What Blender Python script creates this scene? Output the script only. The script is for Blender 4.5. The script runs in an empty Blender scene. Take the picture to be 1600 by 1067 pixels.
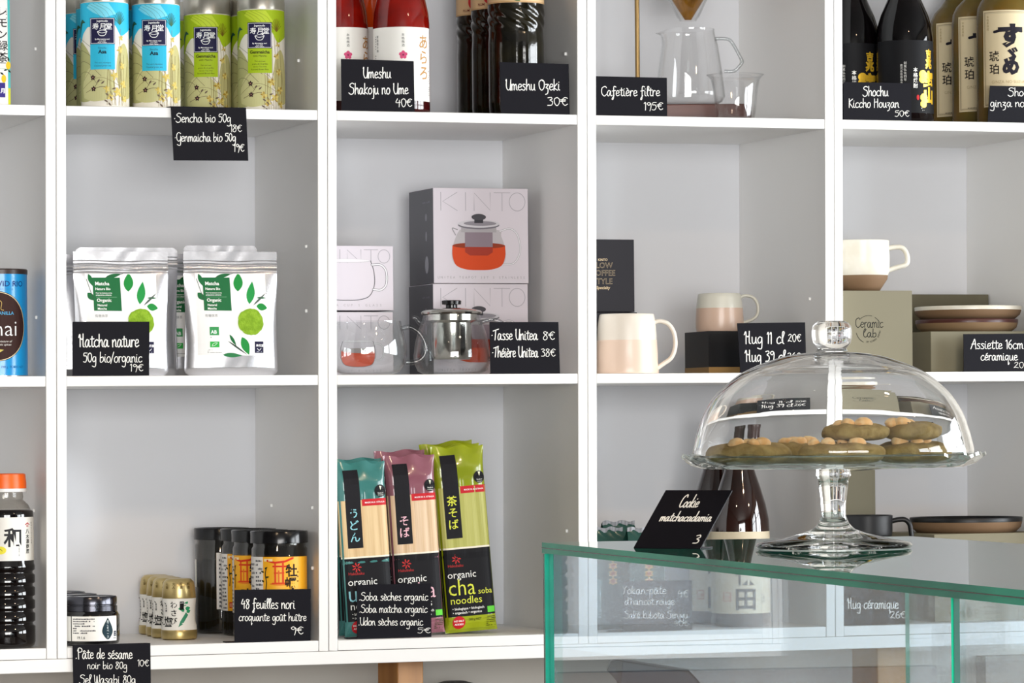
import bpy, bmesh, math, random
from mathutils import Vector, Matrix
from mathutils.geometry import tessellate_polygon

# ------------------------------------------------------------------ camera, light, exposure
SC = bpy.context.scene
COL = SC.collection
F, TH, ROLL, CY, DZ, EYE = 6262.0, 0.3361, 0.0098, 673.35, 6.25, 1.40
FWD = Vector((math.sin(TH), math.cos(TH), 0)); RT = Vector((math.cos(TH), -math.sin(TH), 0)); UP = Vector((0, 0, 1))
CAMP = Vector((0, 0, EYE)) - FWD*DZ
R2 = RT*math.cos(ROLL) - UP*math.sin(ROLL)
U2 = RT*math.sin(ROLL) + UP*math.cos(ROLL)
cam = bpy.data.cameras.new('camera'); camo = bpy.data.objects.new('camera', cam); COL.objects.link(camo)
cam.sensor_width = 36; cam.lens = 36*F/1600; cam.shift_y = (CY-533.5)/1600; cam.clip_end = 60
mw = Matrix((R2, U2, -FWD)).transposed().to_4x4(); mw.translation = CAMP
camo.matrix_world = mw; SC.camera = camo
SC.view_settings.view_transform = 'Standard'; SC.view_settings.look = 'None'
SC.view_settings.gamma = 1; SC.view_settings.use_curve_mapping = False
SC.view_settings.exposure = -0.55
SC.cycles.use_denoising = True
SC.cycles.max_bounces = 14; SC.cycles.transmission_bounces = 14; SC.cycles.transparent_max_bounces = 24
SC.cycles.sample_clamp_indirect = 6

W = bpy.data.worlds.new('world'); SC.world = W; W.use_nodes = True
bg = W.node_tree.nodes['Background']; bg.inputs[0].default_value = (0.78, 0.88, 1, 1); bg.inputs[1].default_value = 1.6

def area(name, loc, rot, sx, sy, power, col):
    l = bpy.data.lights.new(name, 'AREA'); l.shape = 'RECTANGLE'; l.size = sx; l.size_y = sy
    l.energy = power; l.color = col
    o = bpy.data.objects.new(name, l); o.location = loc; o.rotation_euler = rot; COL.objects.link(o); return o
PI = math.pi
area('daylight_right_near', (3.36, -1.6, 1.75), (0, PI/2, 0), 1.5, 2.1, 250, (0.93, 0.97, 1))
area('daylight_right_far', (3.36, -4.1, 1.75), (0, PI/2, 0), 1.5, 2.1, 230, (0.93, 0.97, 1))
area('daylight_street', (-1.6, -7.75, 1.6), (PI/2, 0, 0), 3.4, 2.1, 590, (1, 0.98, 0.95))
for k, (x, y) in enumerate(((-1.6, -2.6), (0.4, -2.4), (1.6, -3.2))):
    l = bpy.data.lights.new('ceiling_spot', 'SPOT'); l.energy = 55; l.color = (1, 0.72, 0.45); l.shadow_soft_size = 0.04
    l.spot_size = 2.0; l.spot_blend = 0.6
    o = bpy.data.objects.new('ceiling_spot', l); o.location = (x, y, 2.86); o.rotation_euler = (0.35, 0, 0); COL.objects.link(o)

l = bpy.data.lights.new('sun_glint', 'SPOT'); l.energy = 900; l.color = (0.93, 0.97, 1); l.shadow_soft_size = 0.03; l.spot_size = 0.034; l.spot_blend = 0.45
o = bpy.data.objects.new('sun_glint', l); o.location = (2.95, -6.3, 1.75); COL.objects.link(o)
o.rotation_euler = (Vector((-0.70, 0.357, 1.27))-Vector(o.location)).to_track_quat('-Z', 'Y').to_euler()

# ------------------------------------------------------------------ helpers
def at(px, py, Y):
    """point of the vertical plane at depth Y that the pixel looks at"""
    d = F*FWD + (px-800)*R2 + (CY-py)*U2
    t = (Y-CAMP.y)/d.y
    p = CAMP + d*t
    return p.x, p.z
def floor_at(px, py, Z):
    d = F*FWD + (px-800)*R2 + (CY-py)*U2
    p = CAMP + d*((Z-CAMP.z)/d.z)
    return p.x, p.y
def pixel(p):
    d = Vector(p)-CAMP; z = d.dot(FWD)
    return 800+F*d.dot(R2)/z, CY-F*d.dot(U2)/z
def mmpx(px, Y):
    x, z = at(px, 600, Y)
    return (Vector((x, Y, z))-CAMP).dot(FWD)/F*1000     # mm across the view for one pixel
def hexc(h):
    h = h.lstrip('#'); c = [int(h[i:i+2], 16)/255 for i in (0, 2, 4)]
    return tuple((x/12.92 if x <= 0.04045 else ((x+0.055)/1.055)**2.4) for x in c)+(1,)
MATS = {}
def mat(name, col, rough=0.5, metal=0.0, spec=0.5, trans=0.0, ior=1.45, coat=0.0, bump=0.0, bscale=200.0, var=0.0, vscale=20.0, col2=None, sss=0.0, aniso=None):
    key = (name, col, rough, metal, trans, coat, bump, col2)
    if key in MATS: return MATS[key]
    m = bpy.data.materials.new(name); m.use_nodes = True; nt = m.node_tree; p = nt.nodes['Principled BSDF']
    c = hexc(col)
    p.inputs['Base Color'].default_value = c; p.inputs['Roughness'].default_value = rough; p.inputs['Metallic'].default_value = metal
    p.inputs['Specular IOR Level'].default_value = spec; p.inputs['Transmission Weight'].default_value = trans; p.inputs['IOR'].default_value = ior
    p.inputs['Coat Weight'].default_value = coat; p.inputs['Coat Roughness'].default_value = 0.05
    if sss: p.inputs['Subsurface Weight'].default_value = sss; p.inputs['Subsurface Scale'].default_value = 0.01
    if bump or col2 or var:
        tc = nt.nodes.new('ShaderNodeTexCoord'); n = nt.nodes.new('ShaderNodeTexNoise'); n.inputs['Scale'].default_value = bscale; n.inputs['Detail'].default_value = 4
        mp = nt.nodes.new('ShaderNodeMapping'); nt.links.new(tc.outputs['Object'], mp.inputs[0]); nt.links.new(mp.outputs[0], n.inputs['Vector'])
        if aniso: mp.inputs['Scale'].default_value = aniso
        if bump:
            b = nt.nodes.new('ShaderNodeBump'); b.inputs['Strength'].default_value = bump; b.inputs['Distance'].default_value = 0.001
            nt.links.new(n.outputs[0], b.inputs['Height']); nt.links.new(b.outputs[0], p.inputs['Normal'])
        if col2:
            n2 = nt.nodes.new('ShaderNodeTexNoise'); n2.inputs['Scale'].default_value = vscale; n2.inputs['Detail'].default_value = 3
            nt.links.new(mp.outputs[0], n2.inputs['Vector'])
            r = nt.nodes.new('ShaderNodeValToRGB'); r.color_ramp.elements[0].position = 0.38; r.color_ramp.elements[1].position = 0.62
            r.color_ramp.elements[0].color = c; r.color_ramp.elements[1].color = hexc(col2)
            nt.links.new(n2.outputs[0], r.inputs[0]); nt.links.new(r.outputs[0], p.inputs['Base Color'])
    MATS[key] = m; return m
def ink(col, rough=0.55): return mat('print_'+col.lstrip('#'), col, rough, spec=.22)
def thin_glass(name, tint, edge, f0=0.04, rough=0.0, power=2.5):
    """clear pane or thin wall: Schlick reflection over a tinted see-through, deeper tint where the wall is seen edge on"""
    if name in MATS: return MATS[name]
    m = bpy.data.materials.new(name); m.use_nodes = True; nt = m.node_tree; nt.nodes.clear()
    N = nt.nodes.new; L = nt.links.new
    g = N('ShaderNodeNewGeometry'); dot = N('ShaderNodeVectorMath'); dot.operation = 'DOT_PRODUCT'
    L(g.outputs['Normal'], dot.inputs[0]); L(g.outputs['Incoming'], dot.inputs[1])
    a = N('ShaderNodeMath'); a.operation = 'ABSOLUTE'; L(dot.outputs['Value'], a.inputs[0])
    o = N('ShaderNodeMath'); o.operation = 'SUBTRACT'; o.inputs[0].default_value = 1; L(a.outputs[0], o.inputs[1]); o.use_clamp = True
    pw = N('ShaderNodeMath'); pw.operation = 'POWER'; L(o.outputs[0], pw.inputs[0]); pw.inputs[1].default_value = 5
    ma = N('ShaderNodeMath'); ma.operation = 'MULTIPLY_ADD'; L(pw.outputs[0], ma.inputs[0]); ma.inputs[1].default_value = 1-f0; ma.inputs[2].default_value = f0
    p2 = N('ShaderNodeMath'); p2.operation = 'POWER'; L(o.outputs[0], p2.inputs[0]); p2.inputs[1].default_value = power
    mx = N('ShaderNodeMix'); mx.data_type = 'RGBA'; L(p2.outputs[0], mx.inputs[0]); mx.inputs[6].default_value = hexc(tint); mx.inputs[7].default_value = hexc(edge)
    t = N('ShaderNodeBsdfTransparent'); L(mx.outputs[2], t.inputs[0])
    gl = N('ShaderNodeBsdfGlossy'); gl.inputs['Roughness'].default_value = rough; gl.inputs[0].default_value = (1, 1, 1, 1)
    ms = N('ShaderNodeMixShader'); L(ma.outputs[0], ms.inputs[0]); L(t.outputs[0], ms.inputs[1]); L(gl.outputs[0], ms.inputs[2])
    out = N('ShaderNodeOutputMaterial'); L(ms.outputs[0], out.inputs[0])
    MATS[name] = m; return m
def real_glass(name, col='#ffffff', rough=0.0):
    if name in MATS: return MATS[name]
    m = bpy.data.materials.new(name); m.use_nodes = True; nt = m.node_tree; nt.nodes.clear()
    g = nt.nodes.new('ShaderNodeBsdfGlass'); g.inputs['Color'].default_value = hexc(col); g.inputs['Roughness'].default_value = rough; g.inputs['IOR'].default_value = 1.47
    o = nt.nodes.new('ShaderNodeOutputMaterial'); nt.links.new(g.outputs[0], o.inputs[0]); MATS[name] = m; return m

class MB:
    """collects geometry in millimetres; build() links it as one mesh object"""
    def __init__(s): s.v = []; s.f = []; s.m = []; s.mats = []
    def mi(s, m):
        if m not in s.mats: s.mats.append(m)
        return s.mats.index(m)
    def add(s, vs, fs, m):
        b = len(s.v); k = s.mi(m); s.v += [tuple(v) for v in vs]
        for f in fs: s.f.append([b+i for i in f]); s.m.append(k)
        return s
    def box(s, x0, x1, y0, y1, z0, z1, m):
        vs = [(x, y, z) for x in (x0, x1) for y in (y0, y1) for z in (z0, z1)]
        return s.add(vs, [(0, 1, 3, 2), (4, 6, 7, 5), (0, 4, 5, 1), (2, 3, 7, 6), (0, 2, 6, 4), (1, 5, 7, 3)], m)
    def lathe(s, prof, m, seg=48, cx=0, cy=0, a0=0, a1=None, sx=1, sy=1, close=False):
        full = a1 is None; a1 = 2*PI if full else a1
        n = seg if full else seg+1; vs = []; fs = []
        for (r, z) in prof:
            for i in range(n):
                a = a0+(a1-a0)*i/seg
                vs.append((cx+sx*r*math.sin(a), cy-sy*r*math.cos(a), z))
        K = len(prof)
        for j in range(K if close else K-1):
            for i in range(seg):
                p = (i+1) % n if full else i+1; q = (j+1) % K
                if abs(prof[j][0]) < 1e-6: fs.append((j*n, q*n+p, q*n+i)) if abs(prof[q][0]) > 1e-6 else None
                elif abs(prof[q][0]) < 1e-6: fs.append((j*n+i, j*n+p, q*n))
                else: fs.append((j*n+i, j*n+p, q*n+p, q*n+i))
        return s.add(vs, fs, m)
    def tube(s, pts, r, m, seg=10, n=6, closed=False, sy=1.0):
        c = smooth3(pts, n) if n > 1 else [Vector(p) for p in pts]
        rr = r if isinstance(r, (list, tuple)) else None
        vs = []; fs = []; prev = None; K = len(c)
        for i, p in enumerate(c):
            t = (c[min(i+1, K-1)]-c[max(i-1, 0)]).normalized()
            if prev is None:
                a = Vector((0, 1, 0)) if abs(t.y) < 0.9 else Vector((1, 0, 0)); u = t.cross(a).normalized()
            else: u = (prev-t*prev.dot(t)).normalized()
            prev = u; w = t.cross(u)
            R = r if rr is None else rr[0]+(rr[1]-rr[0])*i/(K-1)
            for k in range(seg):
                a = 2*PI*k/seg; vs.append(p+u*R*math.cos(a)+w*R*sy*math.sin(a))
        for i in range(K-1):
            for k in range(seg):
                q = (k+1) % seg; fs.append((i*seg+k, i*seg+q, (i+1)*seg+q, (i+1)*seg+k))
        fs.append(tuple(range(seg))[::-1]); fs.append(tuple((K-1)*seg+k for k in range(seg)))
        return s.add(vs, fs, m)
    def prism(s, poly, z0, z1, m, axis='z'):
        n = len(poly); t = lambda p, h: {'z': (p[0], p[1], h), 'y': (p[0], h, p[1]), 'x': (h, p[0], p[1])}[axis]
        vs = [t(p, z0) for p in poly]+[t(p, z1) for p in poly]
        fs = [tuple(range(n))[::-1], tuple(range(n, 2*n))]+[(i, (i+1) % n, n+(i+1) % n, n+i) for i in range(n)]
        return s.add(vs, fs, m)
    def grid(s, fn, nu, nv, m, closed=False):
        vs = [fn(i/nu, j/nv) for j in range(nv+1) for i in range(nu+1)]
        fs = [(j*(nu+1)+i, j*(nu+1)+i+1, (j+1)*(nu+1)+i+1, (j+1)*(nu+1)+i) for j in range(nv) for i in range(nu)]
        return s.add(vs, fs, m)
    def build(s, name, parent=None, bevel=0, seg=2, flat=False, sharp=40, fix=True):
        me = bpy.data.meshes.new(name)
        me.from_pydata([(x*.001, y*.001, z*.001) for x, y, z in s.v], [], s.f)
        for m in s.mats: me.materials.append(m)
        me.polygons.foreach_set('material_index', s.m)
        if fix:
            b = bmesh.new(); b.from_mesh(me); bmesh.ops.recalc_face_normals(b, faces=b.faces); b.to_mesh(me); b.free()
        if not flat:
            me.polygons.foreach_set('use_smooth', [True]*len(me.polygons)); me.set_sharp_from_angle(angle=math.radians(sharp))
        me.update()
        o = bpy.data.objects.new(name, me); COL.objects.link(o)
        if parent: o.parent = parent
        if bevel:
            d = o.modifiers.new('bevel', 'BEVEL'); d.width = bevel*.001; d.segments = seg; d.limit_method = 'ANGLE'; d.angle_limit = math.radians(40)
        return o
def smooth3(pts, n):
    P = [Vector(p) for p in pts]; out = []
    for i in range(len(P)-1):
        p0 = P[i-1] if i else P[0]*2-P[1]; p1 = P[i]; p2 = P[i+1]; p3 = P[i+2] if i+2 < len(P) else P[-1]*2-P[-2]
        for k in range(n):
            t = k/n; out.append(0.5*((2*p1)+(p2-p0)*t+(2*p0-5*p1+4*p2-p3)*t*t+(3*p1-p0-3*p2+p3)*t**3))
    out.append(P[-1]); return out
def smooth2(pts, n=5): return [(p.x, p.y) for p in smooth3([(x, y, 0) for x, y in pts], n)]

GROUPS = {}
def thing(name, label, cat, loc, rot=0.0, group=None):
    o = bpy.data.objects.new(name, None); o.empty_display_size = 0.02; COL.objects.link(o)
    o.location = loc; o.rotation_euler = (0, 0, rot) if not isinstance(rot, (tuple, list)) else rot
    return tag(o, label, cat, group)
def tag(o, label=None, cat=None, group=None, kind=None):
    if label: o['label'] = label
    if cat: o['category'] = cat
    if group: o['group'] = group
    if kind: o['kind'] = kind
    return o
def dup(root, loc, label, rot=None):
    r = root.copy(); COL.objects.link(r); r.location = loc; r['label'] = label
    if rot is not None: r.rotation_euler = (0, 0, rot)
    def rec(a, b):
        for ch in list(a.children):
            if ch is b: continue
            c = ch.copy(); COL.objects.link(c); c.parent = b; rec(ch, c)
    rec(root, r); return r

# ---- flat print laid on surfaces
TXT = {}
def text2(s, size=10, bold=0.0, align='CENTER'):
    key = (s, bold)
    if key not in TXT:
        c = bpy.data.curves.new('t', 'FONT'); c.body = s; c.size = 10; c.resolution_u = 2; c.offset = bold; c.space_line = 1.0
        o = bpy.data.objects.new('t', c); me = bpy.data.meshes.new_from_object(o)
        TXT[key] = ([(v.co.x, v.co.y) for v in me.vertices], [tuple(p.vertices) for p in me.polygons])
        bpy.data.objects.remove(o); bpy.data.meshes.remove(me); bpy.data.curves.remove(c)
    vs, fs = TXT[key]
    if not vs: return [], []
    x0 = min(v[0] for v in vs); x1 = max(v[0] for v in vs); k = size/10
    sh = {'CENTER': -(x0+x1)/2, 'LEFT': -x0, 'RIGHT': -x1}[align]
    return [((x+sh)*k, y*k) for x, y in vs], fs
def ribbon(pts, w, cap=True):
    """stroke of width w (or (w0, w1)) along pts as quads with round ends"""
    P = [Vector((x, y, 0)) for x, y in pts]; n = len(P); vs = []; fs = []
    for i, p in enumerate(P):
        t = P[min(i+1, n-1)]-P[max(i-1, 0)]
        t = t.normalized() if t.length > 1e-9 else Vector((1, 0, 0)); nrm = Vector((-t.y, t.x, 0))
        h = (w if not isinstance(w, tuple) else w[0]+(w[1]-w[0])*i/max(1, n-1))/2
        vs += [(p.x+nrm.x*h, p.y+nrm.y*h), (p.x-nrm.x*h, p.y-nrm.y*h)]
    for i in range(n-1): fs.append((2*i, 2*i+1, 2*i+3, 2*i+2))
    if cap and not isinstance(w, tuple):
        for p, q in ((P[0], P[1]), (P[-1], P[-2])):
            g = math.atan2(p.y-q.y, p.x-q.x); b = len(vs); vs += [(p.x+w/2*math.cos(g-PI/2+a*PI/5), p.y+w/2*math.sin(g-PI/2+a*PI/5)) for a in range(6)]; fs.append(tuple(range(b, b+6)))
    return vs, fs
def pen(pts, w, R=random.Random(11)):
    """monoline pen stroke with a low ridge along its middle; points carry (x, y, height)"""
    vs = []; fs = []; h = [R.uniform(.16, .34) for _ in pts]
    for i in range(len(pts)-1):
        (x0, y0), (x1, y1) = pts[i], pts[i+1]; d = math.hypot(x1-x0, y1-y0)
        if d < 1e-6: continue
        nx, ny = -(y1-y0)/d*w/2, (x1-x0)/d*w/2; b = len(vs); e = R.uniform(0, .05)
        vs += [(x0+nx, y0+ny, e), (x0, y0, h[i]), (x0-nx, y0-ny, e), (x1-nx, y1-ny, e), (x1, y1, h[i+1]), (x1+nx, y1+ny, e)]; fs += [(b, b+1, b+4, b+5), (b+1, b+2, b+3, b+4)]
    for i in range(0, len(pts), 2):
        x, y = pts[i]; b = len(vs); e = R.uniform(0, .05); vs += [(x+w/2*math.cos(a*PI/3), y+w/2*math.sin(a*PI/3), e) for a in range(6)]+[(x, y, h[i]+.02)]; fs += [(b+a, b+(a+1) % 6, b+6) for a in range(6)]
    return vs, fs
def poly2(pts):
    tri = tessellate_polygon([[Vector((x, y, 0)) for x, y in pts]]); return list(pts), [tuple(t) for t in tri]
def ell(cx, cy, rx, ry, n=28, a0=0, a1=2*PI): return [(cx+rx*math.cos(a0+(a1-a0)*i/n), cy+ry*math.sin(a0+(a1-a0)*i/n)) for i in range(n)]
def leaf(x, y, L, w, ang):
    c, s = math.cos(ang), math.sin(ang); out = []
    for k in range(9): t = k/8; out.append((t*L, w/2*math.sin(PI*t**0.8)))
    for k in range(7, 0, -1): t = k/8; out.append((t*L, -w/2*math.sin(PI*t**0.9)))
    return [(x+a*c-b*s, y+a*s+b*c) for a, b in out]
class Art:
    """flat printed shapes in mm on a surface map(u, v, height) -> point"""
    def __init__(s, fmap, cut=0): s.map = fmap; s.cut = cut; s.cnt = {}; s.mb = MB()
    def shape(s, vf, col, layer=1, big=False, m=None):
        vs, fs = vf
        if not vs: return s
        if s.cut and (big or max(v[0] for v in vs)-min(v[0] for v in vs) > s.cut*1.5):
            b = bmesh.new(); bv = [b.verts.new((x, y, 0)) for x, y in vs]
            for f in fs:
                try: b.faces.new([bv[i] for i in f])
                except ValueError: pass
            x0 = min(v[0] for v in vs); x1 = max(v[0] for v in vs); y0 = min(v[1] for v in vs); y1 = max(v[1] for v in vs)
            x = x0+s.cut
            while x < x1:
                bmesh.ops.bisect_plane(b, geom=b.verts[:]+b.edges[:]+b.faces[:], plane_co=(x, 0, 0), plane_no=(1, 0, 0)); x += s.cut
            if getattr(s, 'cutv', 0):
                y = y0+s.cutv
                while y < y1:
                    bmesh.ops.bisect_plane(b, geom=b.verts[:]+b.edges[:]+b.faces[:], plane_co=(0, y, 0), plane_no=(0, 1, 0)); y += s.cutv
            b.verts.index_update(); vs = [(v.co.x, v.co.y) for v in b.verts]; fs = [tuple(v.index for v in f.verts) for f in b.faces]; b.free()
        s.cnt[layer] = s.cnt.get(layer, 0)+1; h = .12*layer+.0012*s.cnt[layer]
        s.mb.add([s.map(x, y, h) for x, y in vs], fs, m or ink(col)); return s
    def rect(s, x0, x1, y0, y1, col, layer=1, m=None): return s.shape(([(x0, y0), (x1, y0), (x1, y1), (x0, y1)], [(0, 1, 2, 3)]), col, layer, m=m)
    def frame(s, x0, x1, y0, y1, w, col, layer=1):
        s.rect(x0, x1, y0, y0+w, col, layer); s.rect(x0, x1, y1-w, y1, col, layer); s.rect(x0, x0+w, y0+w, y1-w, col, layer); return s.rect(x1-w, x1, y0+w, y1-w, col, layer)
    def poly(s, pts, col, layer=1): return s.shape(poly2(pts), col, layer)
    def line(s, pts, w, col, layer=1, n=5): return s.shape(ribbon(smooth2(pts, n) if n > 1 else pts, w), col, layer)
    def text(s, t, x, y, size, col, layer=2, bold=0.0, align='CENTER', sx=1.0, slant=0.0, rot=0.0):
        vs, fs = text2(t, size, bold, align); c, sn = math.cos(rot), math.sin(rot)
        vs = [(a*sx+b*slant, b) for a, b in vs]; vs = [(x+a*c-b*sn, y+a*sn+b*c) for a, b in vs]
        return s.shape((vs, fs), col, layer)
    def column(s, chars, x, y, size, col, layer=2, bold=0.0, step=1.08):
        for i, ch in enumerate(chars): s.text(ch, x, y-size*step*(i+0.85), size, col, layer, bold)
        return s
    def smalltext(s, x0, x1, y0, y1, rows, col, layer=2, seed=1, h=0.55):
        """rows of characters too small to read in the photograph"""
        R = random.Random(seed); st = (y1-y0)/rows
        for r in range(rows):
            x = x0; y = y1-(r+1)*st+st*0.2
            while x < x1-st*.3:
                w = st*R.uniform(0.25, 0.75)
                if R.random() < 0.85: s.rect(x, min(x+w, x1), y, y+st*h*R.uniform(.7, 1), col, layer)
                x += w+st*0.16
                if R.random() < .03: break
        return s
    def build(s, name, parent): return s.mb.build(name, parent, flat=True, fix=False)
def cyl_map(r, cx=0, cy=0): return lambda u, v, h: (cx+(r+h)*math.sin(u/r), cy-(r+h)*math.cos(u/r), v)
def flat_map(y): return lambda u, v, h: (u, y-h, v)
def cyl_label(name, parent, r, u0, u1, v0, v1, m, n=24, h=0.05):
    f = cyl_map(r); b = MB(); b.grid(lambda a, t: f(u0+(u1-u0)*a, v0+(v1-v0)*t, h), n, 1, m); return b.build(name, parent, fix=False)

# ---- handwriting (chalk pen)
G = {}
def _g(ch, adv, *st): G[ch] = (adv, [[tuple(map(float, p.split(','))) for p in s.split()] for s in st])
_g('a', 4.3, '3.2,3.4 1.6,4 .3,2 .8,.2 2,.3 3.1,3.6 3.1,1 3.7,.1 4.4,.5')
_g('b', 3.9, '.6,9 .5,4 .6,.4 1.8,0 3.2,1.5 2.6,3.6 .8,3')
_g('c', 3.5, '3.2,3.4 2.2,4 .6,2.8 .5,.9 1.8,0 3.4,.8')
_g('d', 4.2, '3,3.5 1.5,4 .3,2 1,.1 2.6,.9 3.3,5 3.3,9 3.3,1 4,.1')
_g('e', 3.5, '.5,1.9 2.8,2.4 2.6,3.8 1.2,3.8 .4,1.6 1.4,.1 3.4,.8')
_g('f', 3.0, '3.2,8.2 2.2,9.2 1.4,7.5 1.3,0 .9,-3.2 0,-3 .6,-1.5 1.8,.2', '.2,3.6 2.8,4')
_g('g', 3.9, '3.1,3.3 1.6,4 .3,2.2 1.2,.3 2.7,1.4 3.1,3.6 3.1,-2.5 1.9,-4 .2,-3.2')
_g('h', 4.0, '.6,9 .6,0', '.6,2 2,4 3,3.2 3.1,.8 3.8,.1')
_g('i', 1.9, '.6,3.8 .6,.6 1.6,.1', '.7,5.8 .9,6')
_g('j', 1.9, '1.2,3.8 1.2,-2.8 0,-3.8', '1.2,5.8 1.4,6')
_g('k', 3.7, '.6,9 .6,0', '3,4.6 .8,1.8 3.4,0')
_g('l', 2.0, '.4,2 2,7.5 1.3,9 .7,7 .8,1 1.8,.1')
_g('m', 5.3, '.4,3.8 .5,0', '.5,2.4 1.6,4 2.3,3 2.3,.2', '2.3,2.4 3.5,4 4.2,3 4.3,.6 5.1,.1')
_g('n', 3.9, '.4,3.8 .5,0', '.5,2.4 1.9,4 2.8,3 2.9,.6 3.7,.1')
_g('o', 3.7, '1.8,4 .4,2.6 .6,.6 2,0 3.3,1.6 2.8,3.6 1.6,4')
_g('p', 3.8, '.6,3.8 .5,-4', '.6,3 2.2,4 3.2,2.6 2.4,.3 .6,.5')
_g('q', 4.0, '3.1,3.4 1.6,4 .4,2 1.2,.2 3,2.2 3.1,3.8 3.1,-4 3.9,-2.4')
_g('r', 2.9, '.5,3.8 .6,0', '.6,2.2 1.6,3.9 2.8,3.6')
_g('s', 3.2, '2.8,3.6 1.4,4 .8,3 2.6,1.4 2,.1 .3,.3')
_g('t', 2.8, '1.4,7 1.2,1 2,.1 2.9,.5', '0,4.4 2.9,4.8')
_g('u', 3.9, '.4,3.8 .6,.8 1.5,0 2.6,1.2 2.9,3.8', '2.9,3.6 3,.9 3.7,.1')
_g('w', 4.8, '.4,3.8 .9,.2 2,1.4 2.3,3.4 2.8,.3 4.2,1 4.5,3.8')
_g('x', 3.6, '.4,3.8 3,0', '3,3.8 .4,0')
_g('y', 3.8, '.4,3.8 .7,1.6 1.8,1.2 2.9,3.8 2.9,-3 1.4,-4 .3,-3.2')
_g('z', 3.4, '.4,3.8 2.8,3.7 .9,1.6 2.4,1 2.2,-2.4 .6,-3.4')
_g('S', 5.0, '4.6,8 2.8,9 1,7.4 1.4,5.4 4,3.6 4,.8 1.8,-.3 0,.8')
_g('G', 5.0, '4.4,7.6 2.6,9 .5,6 .8,1.6 2.8,.2 4.4,2 4.4,4.4 4.4,-3 2.6,-4 1,-3')
_g('U', 4.6, '.2,7.6 .6,8.8 .5,2.6 1.8,.1 3.6,1.2 4.2,8.8', '4.1,6 4,0')
_g('O', 5.2, '2.6,8.6 .6,6.4 .7,1.8 2.6,0 4.6,2 4.4,6.8 2.6,8.6 3.4,7.4')
_g('C', 4.8, '4.6,7.2 3.4,9 .9,6.8 .7,2 2.6,0 4.9,1.4')
_g('K', 4.2, '.6,8.8 .6,0', '3.8,8.4 .8,4 4,0')
_g('H', 4.8, '.8,8.8 .6,0', '3.8,8.8 3.8,0', '.6,4.2 3.8,4.8')
_g('M', 4.9, '0,6 .9,8.8 1.1,0', '1.1,5.6 2.2,4 3.3,5.4', '3.3,9.2 3.4,.8 4.4,.1')
_g('T', 4.0, '0,7 5,9', '2.4,7.8 1.7,0')
_g('A', 4.6, '0,0 2,6 3,9 3.5,4 4,0', '.8,3.4 4,3.6')
_g('Y', 4.0, '.2,8.6 1,5.4 2.2,5.2', '3.8,8.8 2.2,5.2 1.2,0')
_g('P', 4.6, '1.2,-.4 1,8', '.2,6 1.2,9 3.2,9.4 4.4,7.4 3.6,5 1.4,4.6')
_g('W', 5.2, '.2,8.4 .8,1 2,1 2.4,7 3,.6 4.4,1.2 4.8,8.8')
_g('0', 3.8, '2,8 .5,6 .5,2 1.8,0 3.2,2 3.2,6 2,8')
_g('1', 1.9, '.2,6.6 1.1,8 1.1,0')
_g('2', 3.9, '.6,6.4 1.8,8 3,6.6 2.2,3.6 .2,.4 1.2,1 3.6,.2')
_g('3', 3.6, '.4,7.4 2.2,8 2.8,6 1.4,4.4 3,3 2.6,.6 .3,.3')
_g('4', 3.9, '1.4,8 .3,3.4 3.4,3.6', '2.7,6 2.5,0')
_g('5', 3.8, '3.4,8 .9,7.8 .7,4.6 2.4,4.6 3.1,2.4 2,.1 .2,.4')
_g('6', 3.7, '2.6,8 .8,4.6 .6,1.4 2,0 3.2,1.6 2.2,3.6 .8,2.8')
_g('8', 3.7, '2.8,7 1.6,8 .6,6.4 2.8,2.8 2.6,.6 1.2,0 .4,1.8 3,6.4 2.8,7')
_g('9', 3.6, '3,6.4 1.6,8 .4,6 1.6,4 3,6 3,2 2.4,-.8')
_g('€', 4.4, '4,6.8 2.6,7.8 1.2,5.4 1.2,2 2.6,.2 4,1.2', '0,4.8 3,5', '0,3.4 2.8,3.5')
_g('.', 1.6, '.4,.2 .7,.4'); _g('·', 1.6, '.4,2.8 .7,3'); _g('/', 2.8, '0,-1 2.6,9'); _g('-', 3.0, '.4,3 2.4,3.2'); _g("'", 1.4, '.8,8 .4,6'); _g(' ', 2.6)
for a, b, st in (('é', 'e', '1.4,5.2 2.8,6.6'), ('è', 'e', '1,6.6 2.2,5.2'), ('ê', 'e', '.8,5.2 1.8,6.4 2.8,5.2'), ('â', 'a', '.9,5.2 1.9,6.4 2.9,5.2'), ('û', 'u', '.8,5.2 1.8,6.4 2.8,5.2'), ('î', 'i', '-.4,5.2 .6,6.4 1.6,5.2')):
    adv, sts = G[b]; sts = sts[:1] if b == 'i' else sts
    G[a] = (adv, list(sts)+[[tuple(map(float, p.split(','))) for p in st.split()]])
CHALK = mat('chalk_pen', '#f6f4ee', 0.7); SLATE = mat('slate_card', '#121118', 0.5, spec=0.12, bump=0.15, bscale=900)
tall = lambda b: b if b < 0 else (b*1.28 if b <= 4 else 5.12+(b-4)*.776)
def scribble(mb, s, x0, x1, yb, cap, put, w=0.082, jit=0.35, seed=0):
    """one handwritten line from x0 to x1 on baseline yb; put(x, y) maps to 3D"""
    R = random.Random(hash_(s)+seed); X = 0; st = []
    for ch in s:
        adv, strokes = G[ch]
        for k in strokes: st.append([(X+a+R.uniform(-.1, .1), tall(b)+R.uniform(-.12, .12)) for a, b in k])
        X += adv
    sc = cap/9; sx = (x1-x0)/max(X-0.6, 1)
    for k in st:
        pts = [(x0+a*sx, yb+b*sc) for a, b in smooth2(k, 4)]
        vs, fs = pen(pts, abs(cap)*w)
        mb.add([put(x, y, h) for x, y, h in vs], fs, CHALK)
def hash_(s): return sum((i+1)*ord(c) for i, c in enumerate(s))
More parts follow.
